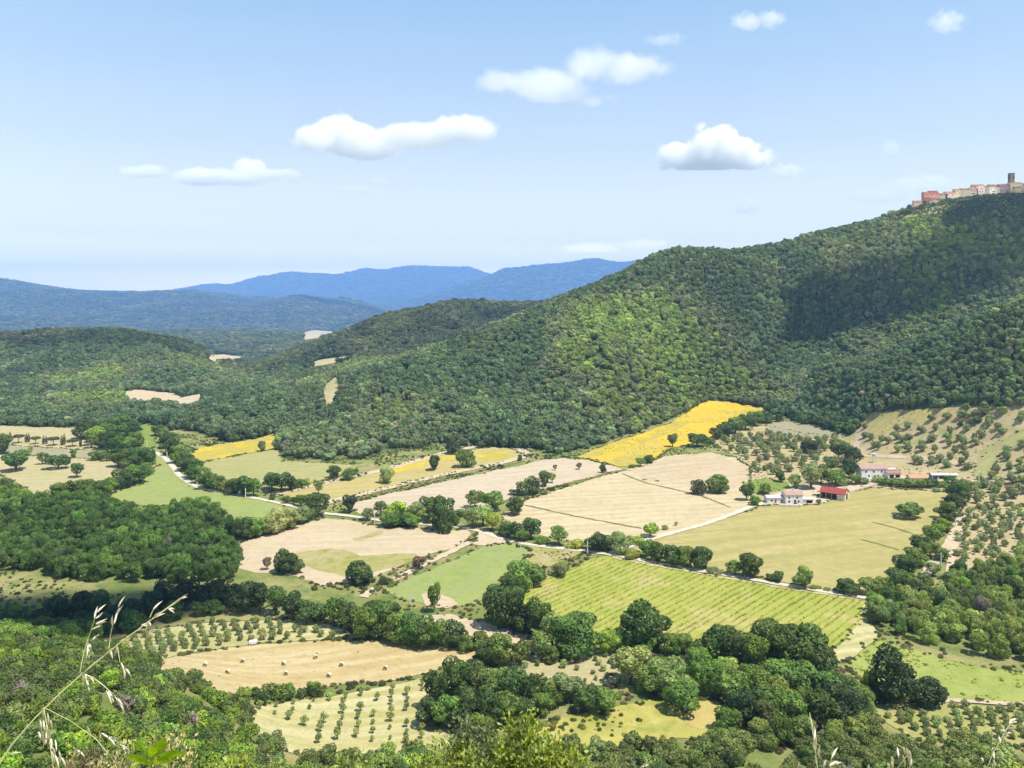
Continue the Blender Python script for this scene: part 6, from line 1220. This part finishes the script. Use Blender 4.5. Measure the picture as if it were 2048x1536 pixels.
oat('tall dry oat grass stalk left of the other stalks at the lower right', 1.1, [q6(250, 110), q6(275, 230), q6(295, 330), q6(300, 420), q6(325, 560), q6(340, 680)], c6([(275, 235, 248, 100), (282, 300, 295, 215), (290, 330, 300, 240), (300, 400, 310, 285), (285, 415, 292, 330), (325, 480, 338, 375), (300, 420, 303, 330), (310, 540, 300, 430)]), [], sw=1.6, hw=6.5)
oat('short forked oat grass stalk right of the tall one', 1.1, [q6(430, 490), q6(415, 540), q6(400, 640)], c6([(432, 490, 488, 395), (415, 550, 490, 515), (425, 552, 522, 522), (365, 565, 390, 500)]), [], sw=1.6, hw=7)
oat('nodding oat grass stalk with yellowish spikelets', 1.05, [q6(1085, 440), q6(1030, 385), q6(985, 385), q6(930, 440), q6(890, 520), q6(860, 620)], c6([(1060, 405, 1080, 520), (1075, 420, 1105, 500), (1030, 395, 1050, 465), (985, 400, 998, 490), (1030, 460, 1050, 570), (1100, 490, 1085, 570), (935, 470, 945, 560), (900, 530, 915, 575), (930, 520, 950, 580), (1090, 440, 1095, 560)]), [], sw=1.6, hw=6.5)
oat('slanting oat grass stalk with white spikelets at the right edge', 1.05, [q6(1890, 265), q6(1800, 310), q6(1740, 410), q6(1690, 500), q6(1640, 600)], c6([(1925, 180, 1990, 158), (1920, 190, 1995, 186), (1910, 232, 1960, 240), (1845, 262, 1900, 262), (1880, 275, 1945, 282), (1835, 305, 1845, 370), (1785, 400, 1800, 500), (1850, 425, 1870, 510), (1790, 500, 1800, 575), (1690, 480, 1700, 535), (1885, 280, 1895, 320)]), [[q6(1890, 265), q6(1930, 200), q6(1960, 185)]], sw=1.6, hw=6.5)
oat('low oat grass tips at the lower picture edge, right of centre', 1.05, [q6(748, 540), q6(745, 580), q6(740, 640)], c6([(745, 580, 748, 535)]), [], sw=1.4, hw=6)
oat('white oat grass tip at the lower picture edge, in the middle', 1.05, [(1294, 1526), (1290, 1545), (1288, 1560)], [(1280, 1536, 1300, 1524), (1285, 1534, 1298, 1530)], [], sw=1.4, hw=6)

def leafy(name, label, cat, u, v_top, w, y, stems, leaves, lsize, tint, lshape=.36, seed=1, mat='leaf', group=None, up=.5, spread=1.0):
    """a shrub near the viewer: woody stems and single leaves; u, v_top its crown top, w its width in the picture"""
    r = R_(seed); s = y/F; top = P3(u, v_top, y); g = float(terrain(top[0], y)); H = top[2]-g; R = w*s/2
    e = tag(empty(name, (top[0], y, g-.05)), label, cat, group); st = []; tips = []
    for i in range(stems):
        a = r.uniform(0, 6.283); q = math.sqrt(r.uniform(0, 1))*R*spread; hgt = H-.55*R*(q/R)**2-r.uniform(0, .95)*R
        p0 = np.array([r.normal(0, .06), r.normal(0, .06), 0]); p2 = np.array([math.cos(a)*q, math.sin(a)*q, hgt]); p1 = p0*.4+p2*.6+np.array([0, 0, -.1*H])
        path = smooth_path([p0, p1, p2], 14); st.append(tube(path, np.linspace(.009, .002, 14)*max(1, H/2.5), 5)); tips.append(path)
    part('stem', st, M['bark'], e, True)
    P = []; D = []
    for path in tips:
        m = leaves//stems; t = 12.99*(1-np.clip(r.exponential(.55*R/H, m), 0, .95)); i = np.clip(t.astype(int), 0, 12); b = path[i]+(path[i+1]-path[i])*(t-i)[:, None]
        d = r.normal(0, .6, (m, 3))+np.array([0, 0, up]); d /= np.linalg.norm(d, axis=1)[:, None]; off = r.uniform(0, 1, (m, 1))*lsize*1.3
        P.append(b+d*off+r.normal(0, lsize*.6, (m, 3))); D.append(d)
    P = np.concatenate(P); D = np.concatenate(D); n_ = len(P); L = lsize*r.uniform(.6, 1.25, (n_, 1)); sd = np.cross(D, r.normal(0, 1, (n_, 3))); sd /= np.linalg.norm(sd, axis=1)[:, None]; nn = np.cross(sd, D)
    v = np.stack([P, P+D*L*.45+sd*L*lshape+nn*L*.08, P+D*L, P+D*L*.45-sd*L*lshape+nn*L*.08], 1).reshape(-1, 3)
    o = part('leaves', (v, np.arange(4*n_).reshape(-1, 4)), M[mat], e); o.color = (*tint, 1); return e
M['leafnear'] = foliage_mat('near_leaves', trans=.25, var=5, spec=.35, hi=1.6, lo=.42)
leafy('shrub', 'pale yellowish shrub with small upright leaves at the lower left', 'shrub', 285, 1452, 330, 3.2, 90, 9500, .021, (.42, .40, .17), .24, 3, 'leafnear', up=1.2)
leafy('shrub', 'smaller dry brownish shrub beside the pale yellowish one', 'shrub', 165, 1485, 140, 3.6, 40, 3000, .02, (.34, .30, .14), .24, 4, 'leafnear', up=1.2)
leafy('shrub', 'sunlit yellow green shrub left of the middle of the lower edge', 'shrub', 905, 1478, 170, 8.5, 44, 2600, .06, (.25, .31, .07), .3, 5, 'leafnear', up=.7)
leafy('shrub', 'grey green shrub with glossy leaves beside the sunlit yellow green ones', 'shrub', 945, 1440, 110, 9.5, 44, 2600, .06, (.16, .21, .09), .3, 6, 'leafnear', up=.7)
leafy('shrub', 'tallest sunlit yellow green shrub near the middle of the lower edge', 'shrub', 1050, 1430, 130, 9.0, 44, 2800, .062, (.24, .31, .065), .3, 7, 'leafnear', up=.7)
leafy('shrub', 'low yellow green shrub right of the tallest sunlit one', 'shrub', 1125, 1492, 110, 8.8, 32, 1900, .06, (.27, .33, .07), .3, 8, 'leafnear', up=.7)
leafy('shrub', 'low shrub tips left of the sunlit shrubs, by the orchard edge', 'shrub', 700, 1515, 130, 8.0, 30, 1500, .06, (.23, .29, .07), .3, 9, 'leafnear', up=.7)
leafy('shrub', 'feathery green shrub at the lower edge beside the pale shrub', 'shrub', 470, 1512, 130, 6.0, 30, 1800, .045, (.27, .34, .07), .3, 10, 'leafnear', up=.7)
# the bright broad leaved plant
def broadleaf(label, y, leaves, base):
    o = P3(*base, y); g = float(terrain(o[0], y)); e = tag(empty('broad_leaf_plant', (o[0], y, g-.03)), label, 'plant'); o0 = np.array([o[0], y, g-.03]); s = y/F
    part('stem', tube(smooth_path([np.zeros(3), np.array([0, 0, (o[2]-g)*.6]), o-o0], 16), [.006]*16, 6), M['oatstem'], e, True)
    for (u0, v0, u1, v1, wd) in leaves:
        A, B = P3(u0, v0, y*TR.uniform(.97, 1.0)), P3(u1, v1, y*TR.uniform(.9, 1.03)); d = B-A; sd = np.cross(d, [0, 1, .45]); sd /= np.linalg.norm(sd); up_ = np.cross(sd, d); up_ /= np.linalg.norm(up_)
        t = np.array([0, .12, .25, .4, .55, .7, .85, 1.0]); pr = np.array([.05, .62, .95, .8, .86, .6, .42, .02])*wd*s
        mid = A+np.outer(t, d)+np.outer(np.sin(t*math.pi)*wd*s*.35, up_); rows = [mid+np.outer(pr*k, sd)+np.outer(pr*abs(k)*.35, up_) for k in (-1, -.5, 0, .5, 1)]
        v = np.stack(rows, 1).reshape(-1, 3)-o0; i = (np.arange(7)[:, None]*5+np.arange(4)[None, :]).ravel(); f = np.stack([i, i+1, i+6, i+5], 1)
        lf = part('leaf', (v, f), M['leafnear'], e, True); lf.color = (.20, .36, .025, 1)
broadleaf('bright green broad leaved plant in front of the pale shrub', 2.2, [(300, 1520, 332, 1478, 13), (290, 1515, 262, 1482, 13), (300, 1522, 270, 1497, 12), (292, 1530, 244, 1516, 14), (300, 1532, 262, 1534, 13), (305, 1530, 330, 1535, 12), (312, 1528, 348, 1525, 14), (318, 1520, 370, 1508, 12), (300, 1515, 308, 1488, 10)], (300, 1540))
# ---------------------------------------------------------------- camera, sky, sun, air
cam = bpy.data.cameras.new('camera'); co = bpy.data.objects.new('camera', cam); COL.objects.link(co)
co.location = (0, 0, ZC); co.rotation_euler = (math.radians(90), 0, 0)
cam.sensor_fit = 'HORIZONTAL'; cam.sensor_width = 36; cam.lens = 36*F/2048; cam.shift_y = -(768-V0)/2048
cam.clip_start = .05; cam.clip_end = 120000
SC.camera = co
w = bpy.data.worlds.new('World'); SC.world = w; w.use_nodes = True
nt = w.node_tree; bg = nt.nodes['Background']
sky = nt.nodes.new('ShaderNodeTexSky'); sky.sky_type = 'NISHITA'; sky.sun_disc = False
sky.sun_elevation = SUN_EL; sky.sun_rotation = SUN_AZ; sky.altitude = 200; sky.air_density = 1.0; sky.dust_density = .3; sky.ozone_density = 4
tc = nt.nodes.new('ShaderNodeTexCoord'); sx = nt.nodes.new('ShaderNodeSeparateXYZ'); nt.links.new(tc.outputs['Generated'], sx.inputs[0])
z2 = nt.nodes.new('ShaderNodeMath'); z2.operation = 'MULTIPLY'; nt.links.new(sx.outputs['Z'], z2.inputs[0]); z2.inputs[1].default_value = 2.0
cr = nt.nodes.new('ShaderNodeValToRGB'); cr.color_ramp.interpolation = 'LINEAR'; el = cr.color_ramp.elements     # pale summer sky, whitest at the horizon
stops = [(0, (31, 25.5, 12.5)), (.03, (26, 22, 11.4)), (.05, (16.5, 14.8, 9.0)), (.0746, (10.9, 10.4, 7.6)), (.1, (8.9, 9.0, 7.2)), (.14, (7.0, 7.45, 6.9)), (.184, (5.4, 6.15, 6.6)), (.26, (3.8, 4.95, 6.4)), (.35, (2.55, 4.0, 5.9)), (.5, (2.0, 3.3, 5.2))]
while len(el) < len(stops): el.new(.5)
for e_, (z_, c_) in zip(el, stops): e_.position = z_*2; e_.color = (*[x/45 for x in c_], 1)
for e_, (z_, c_) in zip(el, stops): e_.position = z_*2; e_.color = (*[x/45 for x in c_], 1)
nt.links.new(z2.outputs[0], cr.inputs[0]); sc_ = nt.nodes.new('ShaderNodeVectorMath'); sc_.operation = 'SCALE'; nt.links.new(cr.outputs[0], sc_.inputs[0]); sc_.inputs['Scale'].default_value = 45*.89
mr = nt.nodes.new('ShaderNodeMapRange'); mr.interpolation_type = 'SMOOTHSTEP'; nt.links.new(sx.outputs['Z'], mr.inputs[0])
for i_, v_ in zip((1, 2, 3, 4), (.36, .60, 1.0, 0.0)): mr.inputs[i_].default_value = v_
mx = nt.nodes.new('ShaderNodeMix'); mx.data_type = 'RGBA'; nt.links.new(mr.outputs[0], mx.inputs[0]); nt.links.new(sky.outputs[0], mx.inputs[6]); nt.links.new(sc_.outputs[0], mx.inputs[7])
nt.links.new(mx.outputs[2], bg.inputs[0]); bg.inputs[1].default_value = .075
sl = bpy.data.lights.new('sun', 'SUN'); sl.energy = 3.45; sl.angle = math.radians(.53); sl.color = (1, .955, .88)
so = bpy.data.objects.new('sun', sl); COL.objects.link(so)
so.rotation_euler = Vector(SUND).to_track_quat('Z', 'Y').to_euler(); so.location = (300, -200, 900)

def box(name, lo, hi):
    v = np.array([(x, y_, z) for x in (lo[0], hi[0]) for y_ in (lo[1], hi[1]) for z in (lo[2], hi[2])])
    f = np.array([(0, 1, 3, 2), (4, 6, 7, 5), (0, 4, 5, 1), (2, 3, 7, 6), (0, 2, 6, 4), (1, 5, 7, 3)])
    return np_mesh(name, v, f)
HAZE = True
if HAZE:
    hm = N('haze_air')
    pv = hm.n('ShaderNodeVolumePrincipled'); pv.inputs['Color'].default_value = (.27, .51, 1.0, 1)
    pv.inputs['Density'].default_value = HAZE_D; pv.inputs['Density Attribute'].default_value = ''
    pv.inputs['Anisotropy'].default_value = 0.0
    hm.t.links.new(pv.outputs[0], hm.out.inputs['Volume'])
    tag(link('haze', box('haze', (-33000, -300, GZ.min()-1.5), (33000, 28300, HZ_TOP)), hm.m), 'thin blue summer haze filling the valley', 'haze', kind='stuff')

SC.view_settings.view_transform = 'Standard'; SC.view_settings.look = 'None'
SC.view_settings.exposure = EXPO; SC.view_settings.gamma = 1.0
cy = SC.cycles
cy.max_bounces = 14; cy.diffuse_bounces = 2; cy.glossy_bounces = 1; cy.transmission_bounces = 2; cy.transparent_max_bounces = 8; cy.volume_bounces = VB
cy.use_denoising = True
try: cy.denoiser = 'OPENIMAGEDENOISE'
except Exception: pass
cy.caustics_reflective = False; cy.caustics_refractive = False
cy.use_adaptive_sampling = False
cy.volume_step_rate = STEP; cy.volume_max_steps = 256
